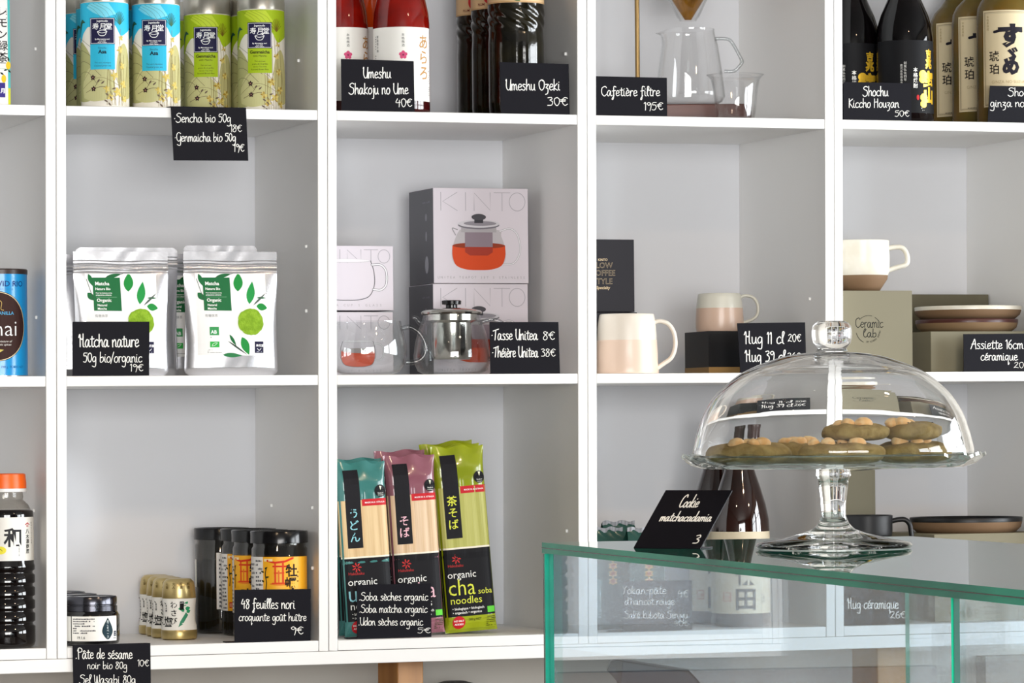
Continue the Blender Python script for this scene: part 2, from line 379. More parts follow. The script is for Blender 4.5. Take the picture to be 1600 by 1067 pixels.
def card(corners, Y, lines, label, foot=None, w=0.082, hook=False, Zs=None, group='handwritten slate price cards'):
    """corners TL, TR, BR, BL in photo pixels on the upright plane Y; lines (text, x0, x1, baseline, cap) in pixels"""
    Q = [at(x, y, Y) for x, y in corners]
    if not hook:
        zs = min((ZA, ZB, ZC), key=lambda z: abs(z-Q[2][1]))+.0004; Q[2] = (Q[2][0], zs); Q[3] = (Q[3][0], zs)
    else:
        zs = min((ZA, ZB, ZC), key=lambda z: abs(z-Q[0][1]))+.0004; Q[0] = (Q[0][0], max(zs, Q[0][1])); Q[1] = (Q[1][0], max(zs, Q[1][1]))
    base = Vector(((Q[2][0]+Q[3][0])/2, Y, min(Q[2][1], Q[3][1])))
    t = thing('price_card', label, 'price card', base, group=group)
    L = lambda p, dy: ((p[0]-base.x)*1000, dy, (p[1]-base.z)*1000)
    b = MB(); b.add([L(q, 0) for q in Q]+[L(q, 1.3) for q in Q], [(0, 3, 2, 1), (4, 5, 6, 7), (0, 1, 5, 4), (1, 2, 6, 5), (2, 3, 7, 6), (3, 0, 4, 7)], SLATE)
    if hook: b.build('panel', t)
    else: b.build('panel', t)
    if hook:      # folded flap lying on the shelf behind the hanging card
        b = MB(); q0, q1 = L(Q[0], 0), L(Q[1], 0); d = 12
        b.add([q0, q1, (q1[0]-4, d, q1[2]), (q0[0]-4, d, q0[2]), (q0[0], 0, q0[2]+1.3), (q1[0], 0, q1[2]+1.3), (q1[0]-4, d, q1[2]+1.2), (q0[0]-4, d, q0[2]+1.2)],
              [(0, 1, 2, 3), (7, 6, 5, 4), (0, 4, 5, 1), (1, 5, 6, 2), (2, 6, 7, 3), (3, 7, 4, 0)], SLATE); b.build('flap', t)
    else:
        b = MB(); q0, q1 = L(Q[3], 0), L(Q[2], 0); d = 24
        b.box(q0[0]-(foot or 0), (q0[0]+(22 if foot else 0) if foot else q1[0]-2), 1.4, (d if foot else 5), 0, 1.3, SLATE); b.build('foot', t)
    put = lambda x, y, h=0: ((lambda p: L(p, -0.1-h))(at(x, y, Y)))
    m = MB()
    for s, x0, x1, yb, cap in lines: scribble(m, s, x0, x1, yb, -cap, put, w)
    m.build('handwriting', t, flat=True, fix=False)
    return t
# ------------------------------------------------------------------ the room
WALLM = mat('wall_paint', '#cfc9c0', 0.7, bump=0.1, bscale=120)
FLOORM = mat('floor_board', '#4a3f36', 0.45, bump=0.2, bscale=30, col2='#3c322b', vscale=4, aniso=(1, 12, 1))
CEILM = mat('ceiling_paint', '#82807e', 0.8); SHOP = mat('shop_wall_paint', '#45423f', .7)
XL, XR, YF, YB, ZT = -3.6, 3.2, -7.6, 0.372, 3.0
def struct(name, fn, parent=None, **k):
    b = MB(); fn(b); o = b.build(name, parent, flat=True, **k)
    if not parent: o['kind'] = 'structure'
    return o
mm = lambda *a: [x*1000 for x in a]
struct('floor', lambda b: b.box(*mm(XL-.1, XR+.1, YF-.1, YB+.1, -.1, 0), FLOORM))
struct('ceiling', lambda b: b.box(*mm(XL-.1, XR+.1, YF-.1, YB+.1, ZT, ZT+.1), CEILM))
struct('wall_back', lambda b: b.box(*mm(XL-.1, XR+.1, YB, YB+.1, 0, ZT), WALLM))
struct('wall_left', lambda b: b.box(*mm(XL-.1, XL, YF, YB, 0, ZT), SHOP))
WZ0, WZ1 = 0.95, 2.55
WINS = ((-2.7, -0.5), (-5.2, -3.0))
def wr(b):
    b.box(*mm(XR, XR+.1, YF, YB, 0, WZ0), WALLM); b.box(*mm(XR, XR+.1, YF, YB, WZ1, ZT), WALLM)
    ys = [YF, WINS[1][0], WINS[1][1], WINS[0][0], WINS[0][1], YB]
    for i in (0, 2, 4): b.box(*mm(XR, XR+.1, ys[i], ys[i+1], WZ0, WZ1), WALLM)
struct('wall_right', wr)
def wf(b):
    b.box(*mm(XL, XR, YF-.1, YF, 0, .5), SHOP); b.box(*mm(XL, XR, YF-.1, YF, 2.7, ZT), SHOP)
    b.box(*mm(XL, -3.4, YF-.1, YF, .5, 2.7), SHOP); b.box(*mm(.2, XR, YF-.1, YF, .5, 2.7), SHOP)
struct('wall_front', wf)
FRAMEM = mat('window_frame_paint', '#3a3f46', 0.4); PANE = thin_glass('window_pane_glass', '#ffffff', '#e6f0ee')
for n, (y0, y1) in enumerate(WINS):
    w = struct('window_%d' % (n+1), lambda b: [b.box(*mm(XR+.03, XR+.09, a, c, WZ0, WZ1), FRAMEM) for a, c in ((y0, y0+.06), (y1-.06, y1), ((y0+y1)/2-.03, (y0+y1)/2+.03))]+[b.box(*mm(XR+.03, XR+.09, y0+.06, y1-.06, a, c), FRAMEM) for a, c in ((WZ0, WZ0+.06), (WZ1-.06, WZ1), (2.0, 2.04))])
    struct('pane', lambda b: b.box(*mm(XR+.055, XR+.061, y0+.06, y1-.06, WZ0+.06, WZ1-.06), PANE), w)
w = struct('window_3', lambda b: [b.box(*mm(a, c, YF-.09, YF-.03, .5, 2.7), FRAMEM) for a, c in ((-3.4, -3.32), (-1.64, -1.56), (.12, .2))]+[b.box(*mm(-3.32, .12, YF-.09, YF-.03, a, c), FRAMEM) for a, c in ((.5, .6), (2.62, 2.7))])
struct('pane', lambda b: b.box(*mm(-3.32, .12, YF-.065, YF-.058, .6, 2.62), PANE), w)

# ------------------------------------------------------------------ shelving unit
WHITE = mat('shelf_paint', '#f1f0ee', 0.42, spec=0.35, bump=0.12, bscale=60)
INNER = mat('shelf_inside_shade', '#d8d9dd', 0.6, spec=0.25, bump=0.06, bscale=80)  # white shelf paint greyed: the shade inside the compartments is put into the colour
LEAN = 0.0078; ZA, ZAb, ZB, ZBb, ZC, ZCb = [EYE+v for v in (0.49505, 0.4797, 0.08899, 0.07329, -0.31853, -0.3555)]
Lx = [-1.132, -0.70823, -0.28444, 0.14135, 0.5639, 0.987]; Rx = [-0.7398, -0.31455, 0.10988, 0.53285, 0.956]
DEP = 0.359; ZTOP = ZA+0.391
unit = thing('shelving_unit', 'white painted built-in shelving unit of open square compartments along the back wall', 'shelves', (0, 0, ZCb))
def sheared(b, x0, x1, y0, y1, z0, z1, m):
    vs = []
    for x in (x0, x1):
        for y in (y0, y1):
            for z in (z0, z1): vs.append(((x+LEAN*(z-EYE))*1000, y*1000, (z-ZCb)*1000))
    b.add(vs, [(0, 1, 3, 2), (4, 6, 7, 5), (0, 4, 5, 1), (2, 3, 7, 6), (0, 2, 6, 4), (1, 5, 7, 3)], m)
ends = [(Lx[0]-.033, Lx[0])]+[(Rx[i], Lx[i+1]) for i in range(5)]
for i, (a, c) in enumerate(ends):
    mid = (a+c)/2+0.0005
    for x0, x1 in ((a, mid-0.0004), (mid+0.0004, c)):
        b = MB(); sheared(b, x0, x1, 0, DEP, ZC-0.0165, ZTOP+.016, WHITE)
        # uprights keep plain shelf paint; compartment shade is coloured into the back panels
        o = b.build('upright_board', unit, bevel=0.8, seg=1)
for i in range(5):
    for z1, z0, n in ((ZTOP+.0155, ZTOP, 1), (ZA, ZAb, 1), (ZB, ZBb, 1), (ZC, ZC-.0162, 1)):
        b = MB(); sheared(b, Lx[i]+.0002, Rx[i]-.0002, 0.0004, DEP-.0005, z0, z1, WHITE); b.build('shelf_board', unit, bevel=0.8, seg=1)
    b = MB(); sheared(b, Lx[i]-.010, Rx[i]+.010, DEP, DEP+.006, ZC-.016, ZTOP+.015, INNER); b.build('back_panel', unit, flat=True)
b = MB(); b.box(*mm(ends[0][0], ends[-1][1], 0.0008, .04, 0, ZC-.0169-ZCb), WHITE); b.build('bottom_rail', unit, bevel=1)
b = MB(); b.box(*mm(ends[0][0], ends[-1][1], .04, DEP, ZC-.034-ZCb, ZC-.0169-ZCb), WHITE); b.build('bottom_panel', unit, bevel=1)
PIN = mat('shelf_pin', '#f6f6f4', 0.25)
for i, z, ys in ((1, 1.285, (.03, .26)), (1, 1.192, (.03, .27)), (1, ZB+.10, (.06,)), (1, ZB+.2, (.06,)), (1, ZA+.085, (.1,)), (0, ZA+.09, (.06,)), (0, ZB+.09, (.06, .2)), (0, ZC+.1, (.08,)), (0, ZC+.205, (.08,)), (2, ZC+.16, (.05,)), (3, ZB+.12, (.06,)), (2, ZA+.1, (.05,))):
    for y in ys:
        b = MB(); b.lathe([(0, -3), (2.2, -2.4), (2.4, 2), (0, 3)], PIN, 10)
        o = b.build('shelf_pin', unit); o.location = (Rx[i]+LEAN*(z-EYE)-.0015, y, z-ZCb)

# posts below the shelf and what stands there
WOOD = mat('oiled_oak', '#b27c40', 0.4, bump=0.3, bscale=90, col2='#94602c', vscale=25, aniso=(1, 1, .06))
PALEW = mat('pale_oak', '#a57f52', 0.5, bump=0.3, bscale=90, col2='#94703f', vscale=25, aniso=(1, 1, .06))
for px0, px1, m, lab in ((608, 668, WOOD, 'square oiled oak post carrying the bottom rail of the shelves left of the glass counter'), (1356, 1424, PALEW, 'pale oak post seen through the glass counter below the shelves')):
    Y = .05; x0, z = at(px0, 1060, Y); x1, _ = at(px1, 1060, Y)
    t = thing('wooden_post', lab, 'post', ((x0+x1)/2, .09, 0), 0.35 if px0 < 700 else .3); b = MB()
    w = (x1-x0)*1000/1.22/2; b.box(-w, w, -w, w, 0, ZCb*1000-.5, m); b.build('shaft', t, bevel=2)
    b = MB(); b.box(-w-8, w+8, -w-8, w+8, 0, 12, m); b.build('foot', t, bevel=2) 
struct('trim_1', lambda b: b.box(at(1541, 1030, .33)[0]*1000, 1400, 332, 370, 0, ZCb*1000-40, mat('panel_grey_brown', '#a39a90', .6)))
struct('trim_2', lambda b: b.box(-1500, at(49, 1050, .33)[0]*1000, 332, 370, 0, ZCb*1000-40, mat('panel_brown', '#9b8272', .6)))
DK = mat('dark_plastic', '#3c3d40', 0.4)
x, z = at(710, 1064, .265)
t = thing('waste_bin', 'dark grey round-topped bin below the shelf beside the oak post', 'bin', (x, .265, 0))
b = MB(); b.lathe([(0, 0), (64, 0), (70, z*1000-70), (0, z*1000-70)], DK, 40); b.build('body', t)
b = MB(); b.lathe([(72, z*1000-69), (72, z*1000-40), (45, z*1000-8), (18, z*1000), (0, z*1000), ], DK, 40); b.lathe([(0, z*1000-69), (72, z*1000-69)], DK, 40); b.build('lid', t)

# ------------------------------------------------------------------ glass counter
ZT_ = EYE-0.126
LC = CAMP+RT*0.0325+FWD*4.524; E1 = Vector((-.138, -1.486, 0)).normalized(); E2 = Vector((.9957, -.0925, 0)); LC.z = 0
CW, CL = 0.44, 1.95
ctr = thing('glass_counter', 'frameless glass display counter with green edged panes standing in front of the shelves', 'display counter', (LC.x, LC.y, 0), math.atan2(E2.y, E2.x))
# local x runs along E2 (width), local y towards the shelves (-E1)
TOPG = thin_glass('counter_top_glass', '#eef4f2', '#d4e4e0', 0.045)
SIDEG = thin_glass('counter_side_glass', '#f3f8fb', '#dfeaf2', 0.045, power=4)
EDGE = mat('glass_edge_green', '#00b496', 0.3, spec=0.25, col2='#008272', vscale=9, aniso=(1, .4, 1))
EDGED = mat('glass_edge_dark', '#073f3a', 0.25)
EDGEL = mat('glass_edge_light', '#2fd3a4', 0.15, spec=.8)
def pane(name, x0, x1, y0, y1, z0, z1, face, gm, edges=('z',), par=ctr, band=True):
    """pane whose broad faces look along `face`; rim faces are ground green edges"""
    b = MB(); fs = {'x': [(0, 1, 3, 2), (4, 6, 7, 5)], 'y': [(0, 4, 5, 1), (2, 3, 7, 6)], 'z': [(0, 2, 6, 4), (1, 5, 7, 3)]}
    vs = [(x, y, z) for x in (x0, x1) for y in (y0, y1) for z in (z0, z1)]
    b.add(vs, fs[face], gm)
    for k in 'xyz':
        if k != face: b.add(vs, fs[k], EDGE)
    o = b.build(name, par, flat=True, fix=False); return o
T = ZT_*1000
pane('top_pane', 0, CW*1000, -CL*1000, 0, T-12, T, 'z', TOPG)
for nm, x0, x1, y0, y1 in (('top_edge_bevel', -.4, .3, -CL*1000, 0),):
    b = MB(); b.box(x0, x1, y0, y1, T-6.6, T-5.6, EDGED); b.build(nm, ctr, flat=True)
S1 = 1.315*1000; H0 = T-12.5
pane('side_pane', 6, 11, -S1, -9, 780, H0, 'x', SIDEG)
pane('side_pane', 6, 11, -CL*1000+8, -S1-4, 780, H0, 'x', SIDEG)
pane('side_pane', CW*1000-11, CW*1000-6, -CL*1000+8, -9, 780, H0, 'x', SIDEG)
pane('end_pane', 9, CW*1000-6, -8, -2, 780, H0, 'y', SIDEG)
pane('front_pane', 6, CW*1000-6, -CL*1000+1, -CL*1000+7, 780, H0, 'y', SIDEG)
b = MB(); b.box(1, 8.8, -8, -5.5, 780, H0, EDGE); b.box(1, 8.8, -5.5, -4.5, 780, H0, EDGEL); b.box(1, 8.8, -4.5, 0, 780, H0, EDGED); b.build('corner_strip', ctr, flat=True)
b = MB(); b.box(5, 7.4, -S1-.6, -S1-.1, 780, H0, EDGEL); b.build('joint_bead', ctr, flat=True)
CAB = mat('counter_base_paint', '#e7e4de', .5)
b = MB(); b.box(0, CW*1000, -CL*1000, 0, 760, 778, mat('counter_deck', '#c9c6bf', .4)); b.build('deck', ctr, bevel=1)
b = MB(); b.box(6, CW*1000-6, -CL*1000+6, -6, 0, 758, CAB); b.build('cabinet', ctr, bevel=2)
def ctr_pt(px, py):   # point of the counter top under a pixel
    x, y = floor_at(px, py, ZT_); return Vector((x, y, ZT_))
# dark case inside the counter
LOC = lambda p: ((Vector(p)-Vector((LC.x, LC.y, 0))).dot(E2), (Vector(p)-Vector((LC.x, LC.y, 0))).dot(-E1))
BLUE = mat('dark_blue_case', '#27323f', 0.35); BLK = mat('case_end_black', '#111418', 0.3)
zc = 4.42; d = F*FWD+(1000-800)*R2; cp = CAMP+FWD*zc+RT*(195/F*zc)
ztop = EYE-(1030-671)/F*zc; h = (ztop-.778)*1000
t = thing('card_terminal', 'dark blue-grey chamfered case standing inside the glass counter below the price cards', 'case', (cp.x, cp.y, .7785), -TH)
prof = [(-46, h-28), (-40, h-2), (-34, h), (40, h-12), (62, h-34), (62, 0), (-34, 0), (-46, h-60)]
k = zc/F*1000
pf = [((x-985)*k, h-(y-1031)*k) for x, y in ((934, 1046), (941, 1033), (950, 1030), (1062, 1049), (1080, 1068))]
pf += [(pf[-1][0], 0), ((950-985)*k, 0), ((950-985)*k, h-(1064-1031)*k)]
b = MB(); b.prism([p for p in pf], -20, 22, BLUE, 'y'); b.build('shell', t, bevel=1.5)
pe = [pf[0], pf[1], pf[2], (pf[2][0]+6, pf[2][1]-2), ((956-985)*k, h-(1066-1031)*k), pf[-1]]
b = MB(); b.prism(pe, -22, -20.2, BLK, 'y'); b.build('end_plate', t, bevel=.3)
b = MB(); b.lathe([(0, 0), (3.4, 0), (3.4, 1.2), (0, 1.2)], BLUE, 16); o = b.build('screw', t); o.location = ((942-985)*k/1000+.001, -.0222, (h-(1047-1031)*k)/1000); o.rotation_euler = (PI/2, 0, 0)

# ------------------------------------------------------------------ cake stand, dome, cookies
GLS = real_glass('cast_glass'); GLD = real_glass('dome_glass'); PLG = thin_glass('plate_glass', '#f4f7f6', '#c2cac8', .06, .02, power=4)
cs = ctr_pt(1303, 857)
kz = (cs-CAMP).dot(FWD)/F*1000
cs.z += .0004
st = thing('cake_stand', 'clear pressed glass cake stand with a scalloped plate on the counter top', 'cake stand', cs, -TH)
Zp = lambda y: (857-y)*kz
prof = [(0, 3), (40, 3), (76, .5), (80, .5), (82, 3), (80, 6), (58, 10), (34, 15.5), (22, 20), (16, 26), (13.2, 33), (12.8, 40), (13.6, 52), (15.2, 64), (15.8, 72), (18.5, 76), (17.5, 80.5), (0, 80.5)]
b = MB(); b.lathe(prof, GLS, 72); b.build('foot', st, sharp=60)
prof = [(0, 80.8), (30, 80.8), (60, 82.5), (110, 83.5), (136, 84.5), (149, 89)]
up = [(156, 95), (155, 98.2), (147, 93), (134, 89), (110, 87.5), (40, 87), (0, 87)]
b = MB(); seg = 144
P = prof+up; vs = []; 
for j, (r, z) in enumerate(P):
    k = max(0, min(1, (r-125)/30))
    for i in range(seg):
        a = 2*PI*i/seg; sc = abs(math.sin(a*12)); q = 1+(.020*sc)*k; vs.append((r*q*math.sin(a), -r*q*math.cos(a), z+3.4*(sc-.5)*k))
fs = []
for j in range(len(P)-1):
    for i in range(seg):
        p = (i+1) % seg; fs.append((j*seg+i, j*seg+p, (j+1)*seg+p, (j+1)*seg+i))
b.add(vs, fs, PLG); b.build('scalloped_plate', st, sharp=60)
# dome
do = [(r*kz, Zp(y)) for r, y in ((218, 714), (219.5, 706), (216, 690), (212, 675), (201, 645), (181, 615), (151, 589), (131, 577.5), (108, 568), (76, 558), (45, 553), (20, 551.5), (0, 551))]
do = [(p.x, p.y) for p in smooth3([(x, z, 0) for x, z in do], 4)]; do[-1] = (0, do[-1][1])
zb, zt = do[0][1], do[-1][1]; di = []
for r, z in do: f = (z-zb)/(zt-zb); th = 2.6+2.0*f**1.3; di.append((max(0, r-(th if r > 8 else r)*(1-f*.75)), z-th*f))
di[0] = (do[0][0]-4.2, zb)
dm = thing('glass_dome', 'clear glass dome with a round knob covering the cookies on the cake stand', 'cloche', cs+Vector((0, 0, .0006)), -TH)
b = MB(); b.lathe(do+di[::-1]+[do[0]], GLD, 96); b.build('bell', dm, sharp=60, fix=False)
kb = [(0, 551-.4), (26, 551-.4), (24, 549), (22.5, 546), (25, 543), (29, 538), (31, 530), (31.5, 520), (30, 511), (26, 506), (21, 503.5), (20, 506), (14, 507.5), (0, 508)]
b = MB(); b.lathe([(r*kz, Zp(y)+.1) for r, y in kb], GLD, 48); b.build('knob', dm, sharp=60)
COOK = mat('matcha_dough', '#a8935c', 0.85, bump=1.0, bscale=220, col2='#8a7440', vscale=70)
NUT = mat('toasted_macadamia', '#fbe3b0', 0.45, col2='#efbe7c', vscale=70)
CHOC = mat('seed_speck', '#2e2418', .6)
def cookie(cx, cy, z, rx, ry, hh, seed, nuts, label):
    R = random.Random(seed); t = thing('cookie', label, 'cookie', cs+Vector((RT*cx+FWD*cy))*.001+Vector((0, 0, z*.001)), -TH, group='matcha macadamia cookies under the dome')
    b = MB(); ph = [R.uniform(0, 6) for _ in range(6)]
    def fn(u, v):
        a = u*2*PI; e = -PI/2+v*PI; lump = 1+.05*math.sin(3*a+ph[0])+.035*math.sin(5*a+ph[1]+2*e)+.02*math.sin(11*a+ph[2])
        ce = abs(math.cos(e))**.55; se = math.copysign(abs(math.sin(e))**.8, math.sin(e))
        return (rx*lump*ce*math.sin(a), ry*lump*ce*math.cos(a), hh/2+hh/2*se*(1+.1*math.sin(4*a+ph[3])*(v > .5))+(.8*math.sin(7*a+ph[4])*math.sin(5*e+ph[5]) if v > .55 else 0))
    b.grid(fn, 56, 20, COOK); b.build('dough', t, sharp=80)
    for (nx, ny, s) in nuts:
        s *= 1.08
        b = MB(); b.lathe([(0, -.5*s), (.8*s, -.3*s), (s, .15*s), (.86*s, .5*s), (.5*s, .78*s), (0, .86*s)], NUT, 18, sx=1+R.uniform(-.1, .15)); o = b.build('macadamia', t, sharp=80)
        o.location = (nx*.001, ny*.001, (hh*.93)*.001); o.rotation_euler = (R.uniform(-.4, .4), R.uniform(-.4, .4), 0)
    for _ in range(7):
        a, q = R.uniform(0, 6.28), R.uniform(.2, .8); b = MB(); b.lathe([(0, -.5), (1.5, 0), (0, .8)], CHOC, 8); o = b.build('seed', t); o.location = (q*rx*math.sin(a)*.001, q*ry*math.cos(a)*.001, hh*.985*.001)
    return t
pz = 88.0
cookie(-88, -8, pz, 44, 40, 22, 1, [(-14, -14, 8), (-2, -6, 7), (12, -20, 8.5), (4, -22, 7)], 'matcha cookie lying at the far left of the plate with toasted nuts')
cookie(-33, 55, pz, 38, 38, 22, 2, [(-12, 5, 8), (0, -10, 9), (12, 0, 10), (-3, 12, 9)], 'matcha cookie at the back of the plate between the left and middle ones')
cookie(6, -46, pz, 44, 40, 22, 3, [(-30, -10, 6.5), (-16, -16, 7.5), (14, -16, 8), (0, -4, 7)], 'matcha cookie at the front middle of the plate under the stacked ones')
cookie(84, 2, pz, 39, 42, 22, 4, [(-16, -20, 8), (2, -22, 7), (12, -8, 7)], 'matcha cookie lying at the right of the plate below the top one')
cookie(20, -34, pz+23.5, 35, 32, 18, 5, [(-8, -10, 8), (-16, -2, 6), (8, -12, 9)], 'left one of two matcha cookies stacked on top of the others')
cookie(83, -4, pz+23.5, 30, 32, 19, 6, [(-22, -10, 7.5), (-12, -14, 8), (-4, 0, 6)], 'right one of two matcha cookies stacked on top, beside the dome wall')

# leaning price card on the counter
bl = ctr_pt(990, 856); phi = 0.62
dirr = RT*math.cos(phi)-FWD*math.sin(phi); dirr.z = 0; bk = RT*math.sin(phi)+FWD*math.cos(phi)
zz = (bl-CAMP).dot(FWD)/F; wid = 101*zz/math.cos(phi); upv = 88*zz; lean = 54*zz/math.sin(phi)
base = bl+dirr*wid/2; base.z = ZT_
cc = thing('price_card', 'slate card reading cookie matchacadamia leaning back on the glass counter top', 'price card', base, math.atan2(dirr.y, dirr.x), group='handwritten slate price cards')
b = MB(); w2 = wid*500; lv = Vector((0, lean*1000, upv*1000)); nn = Vector((0, -lv.z, lv.y)).normalized()*1.3
vs = [Vector((x, 0, .4))+lv*s+n for n in (Vector((0, 0, 0)), -nn) for s in (0, 1) for x in (-w2, w2)]
b.add(vs, [(0, 2, 3, 1), (4, 5, 7, 6), (0, 1, 5, 4), (2, 6, 7, 3), (0, 4, 6, 2), (1, 3, 7, 5)], SLATE); b.build('panel', cc)
b = MB(); b.box(-w2, w2, 3, 24, 0.2, 1.4, SLATE); b.build('foot', cc)
b = MB(); b.add([(x, lean*500+dy, upv*500+dz) for x in (-8, 8) for dy, dz in ((2, -1), (3.5, -1), )]+[(x, lean*1000*.5+20+dy, .4) for x in (-8, 8) for dy in (0, 1.5)], [(0, 1, 5, 4), (2, 3, 7, 6), (0, 2, 6, 4), (1, 3, 7, 5), (0, 1, 3, 2), (4, 5, 7, 6)], SLATE); b.build('strut', cc)
put = lambda x, y, h=0: tuple(Vector((-w2+x*2*w2, 0, .4))+lv*y+Vector((0, -lv.z, lv.y)).normalized()*(.1+h))
m = MB()
for s, x0, x1, yb, cap in (('Cookie', .33, .62, .70, .22), ('matchacadamia', .16, .93, .46, .17), ('3', .84, .93, .08, .16)): 
    sc = MB()
    R = random.Random(3); X = 0; stt = []
    for ch in s:
        adv, strokes = G[ch]
        for q in strokes: stt.append([(X+a, c2) for a, c2 in q])
        X += adv
    for q in stt:
        pts = [((x0+a*(x1-x0)/X)*2*w2, yb*86+c2*cap*86/9) for a, c2 in smooth2(q, 4)]
        v2, f2 = pen(pts, 1.5); m.add([put(x/(2*w2), y/86, h) for x, y, h in v2], f2, CHALK)
m.build('handwriting', cc, flat=True, fix=False)

# ------------------------------------------------------------------ price cards on the shelves
card([(267, 169.5), (384.5, 173), (388, 251), (271.5, 250.5)], -.0022, [('·Sencha bio 50g', 272, 360, 191, 14), ('18€', 360, 377, 206, 12), ('·Genmaicha bio 50g', 273, 368, 221, 14), ('19€', 365, 381, 237, 13)], 'slate card for sencha and genmaicha hanging from the shelf below the tea tins', hook=True)
card([(533, 92), (646.5, 95.5), (648, 175), (534, 172)], .006, [('Umeshu', 567, 610, 122, 17), ('Shakoju no Ume', 545, 637, 147, 17), ('40€', 618, 643, 167, 14)], 'slate card reading umeshu shakoju no ume in front of the red bottles')
card([(781, 97), (888.5, 100), (890, 178.5), (783, 176.5)], .006, [('Umeshu Ozeki', 790, 874, 141, 17), ('30€', 855, 886, 165, 14)], 'slate card reading umeshu ozeki in front of the dark wrapped bottles')
card([(931.5, 119), (1042, 121.5), (1042.5, 181), (931.5, 179.5)], .006, [('Cafetière filtre', 939, 1030, 150, 15), ('195€', 1006, 1035, 172, 13)], 'slate card reading cafetière filtre beside the brass coffee stand')
card([(1318, 128), (1424, 130), (1424, 189.5), (1318, 187.5)], .006, [('Shochu', 1348, 1387, 150, 15), ('Kiccho Houzan', 1326, 1404, 168, 14), ('50€', 1398, 1420, 182, 10)], 'slate card reading shochu in front of the black bottles with gold characters')
card([(1547, 134), (1662, 136), (1660, 193), (1543.5, 191)], .006, [('Shochu', 1575, 1620, 150, 13), ('ginza no suzume', 1547, 1650, 167, 13)], 'slate card cut by the right edge in front of the amber bottles')
card([(113.5, 502.5), (233.5, 502.5), (233, 588), (113.5, 588)], .006, [('Matcha nature', 123, 216, 542, 20), ('50g bio/organic', 130, 221, 566, 16), ('19€', 203, 223, 580, 12)], 'slate card reading matcha nature in front of the left silver pouches')
card([(765, 503), (872.5, 503), (875, 583.5), (766.5, 584.5)], .006, [('·Tasse Unitea', 768, 839, 531, 17), ('8€', 848, 866, 531, 14), ('·Théière Unitea', 769, 840, 558, 17), ('38€', 845, 867, 557, 13)], 'slate card for tasse and théière in front of the teapot boxes')
card([(1152, 505), (1258, 503.5), (1260, 584), (1157, 584)], .006, [('Mug 11 cl', 1163, 1224, 537, 19), ('20€', 1231, 1251, 534, 13), ('Mug 39 cl', 1164, 1226, 565, 18), ('26€', 1230, 1250, 563, 13)], 'slate card for two mug sizes partly behind the glass dome')
card([(1505.5, 522), (1610, 521), (1611, 579), (1506, 580)], .006, [('Assiette 16cm', 1517, 1598, 545, 15), ('céramique', 1532, 1589, 563, 14), ('20€', 1584, 1608, 575, 10)], 'slate card reading assiette at the right edge in front of the plates')
card([(366.5, 921.5), (485.5, 920), (485.5, 1001.5), (366.5, 1003.8)], .003, [('48 feuilles nori', 377, 460, 951, 16), ('croquante goût huître', 373, 478, 970, 13), ('9€', 454, 473, 991, 13)], 'slate card reading 48 feuilles nori in front of the nori jars', foot=12)
card([(558, 914), (673.5, 911), (674, 993), (558, 996)], .012, [('.Soba sèches organic', 561, 668, 938, 12.5), ('.Soba matcha organic', 561, 667, 957, 12.5), ('.Udon sèches organic', 560, 660, 977, 12.5), ('5€', 652, 672, 989, 9)], 'slate card listing three kinds of noodles in front of the noodle packets', foot=14)
card([(973.5, 908), (1081.5, 906), (1081.5, 985), (973.5, 987)], .008, [('.Yokan-pâte', 969.5, 1040, 928, 13), ('4€', 1059, 1075, 933, 12), ("d'haricot rouge", 976, 1053, 945, 12), ('.Saké kubota Senjyu', 973, 1074, 966, 12), ('40€', 1053, 1075, 978, 9)], 'slate card for yokan and saké seen through the glass counter', foot=20)
card([(1317.5, 908), (1420, 905), (1420.5, 974.5), (1318, 977)], .006, [('Mug céramique', 1324, 1403, 951, 16), ('26€', 1391, 1414, 966, 12)], 'slate card reading mug céramique seen through the glass counter at the right')
card([(113.5, 1009), (235, 1006), (236, 1085), (115, 1089)], -.0022, [('.Pâte de sésame', 118, 206, 1029, 16), ('noir bio 80g', 136, 198, 1045, 12), ('10€', 215, 232, 1041, 11), ('Sel Wasabi 80g', 124, 211, 1068, 14)], 'slate card for sesame paste hanging from the bottom shelf', hook=True)
# ------------------------------------------------------------------ goods: helpers
ROT = -TH
def place(px, Y, Z): x, _ = at(px, 600, Y); return Vector((x+0, Y, Z))
def placez(px, Y, Z):     # x so that the axis meets px at the height Z+0.06
    for _ in range(3):
        u, v = pixel((at(px, 600, Y)[0], Y, Z+.06)); x = at(px, v, Y)[0]
    return Vector((x, Y, Z+.0003))
def hz(px, py, Y, Z): return (at(px, py, Y)[1]-Z)*1000      # height in mm of a pixel above the shelf

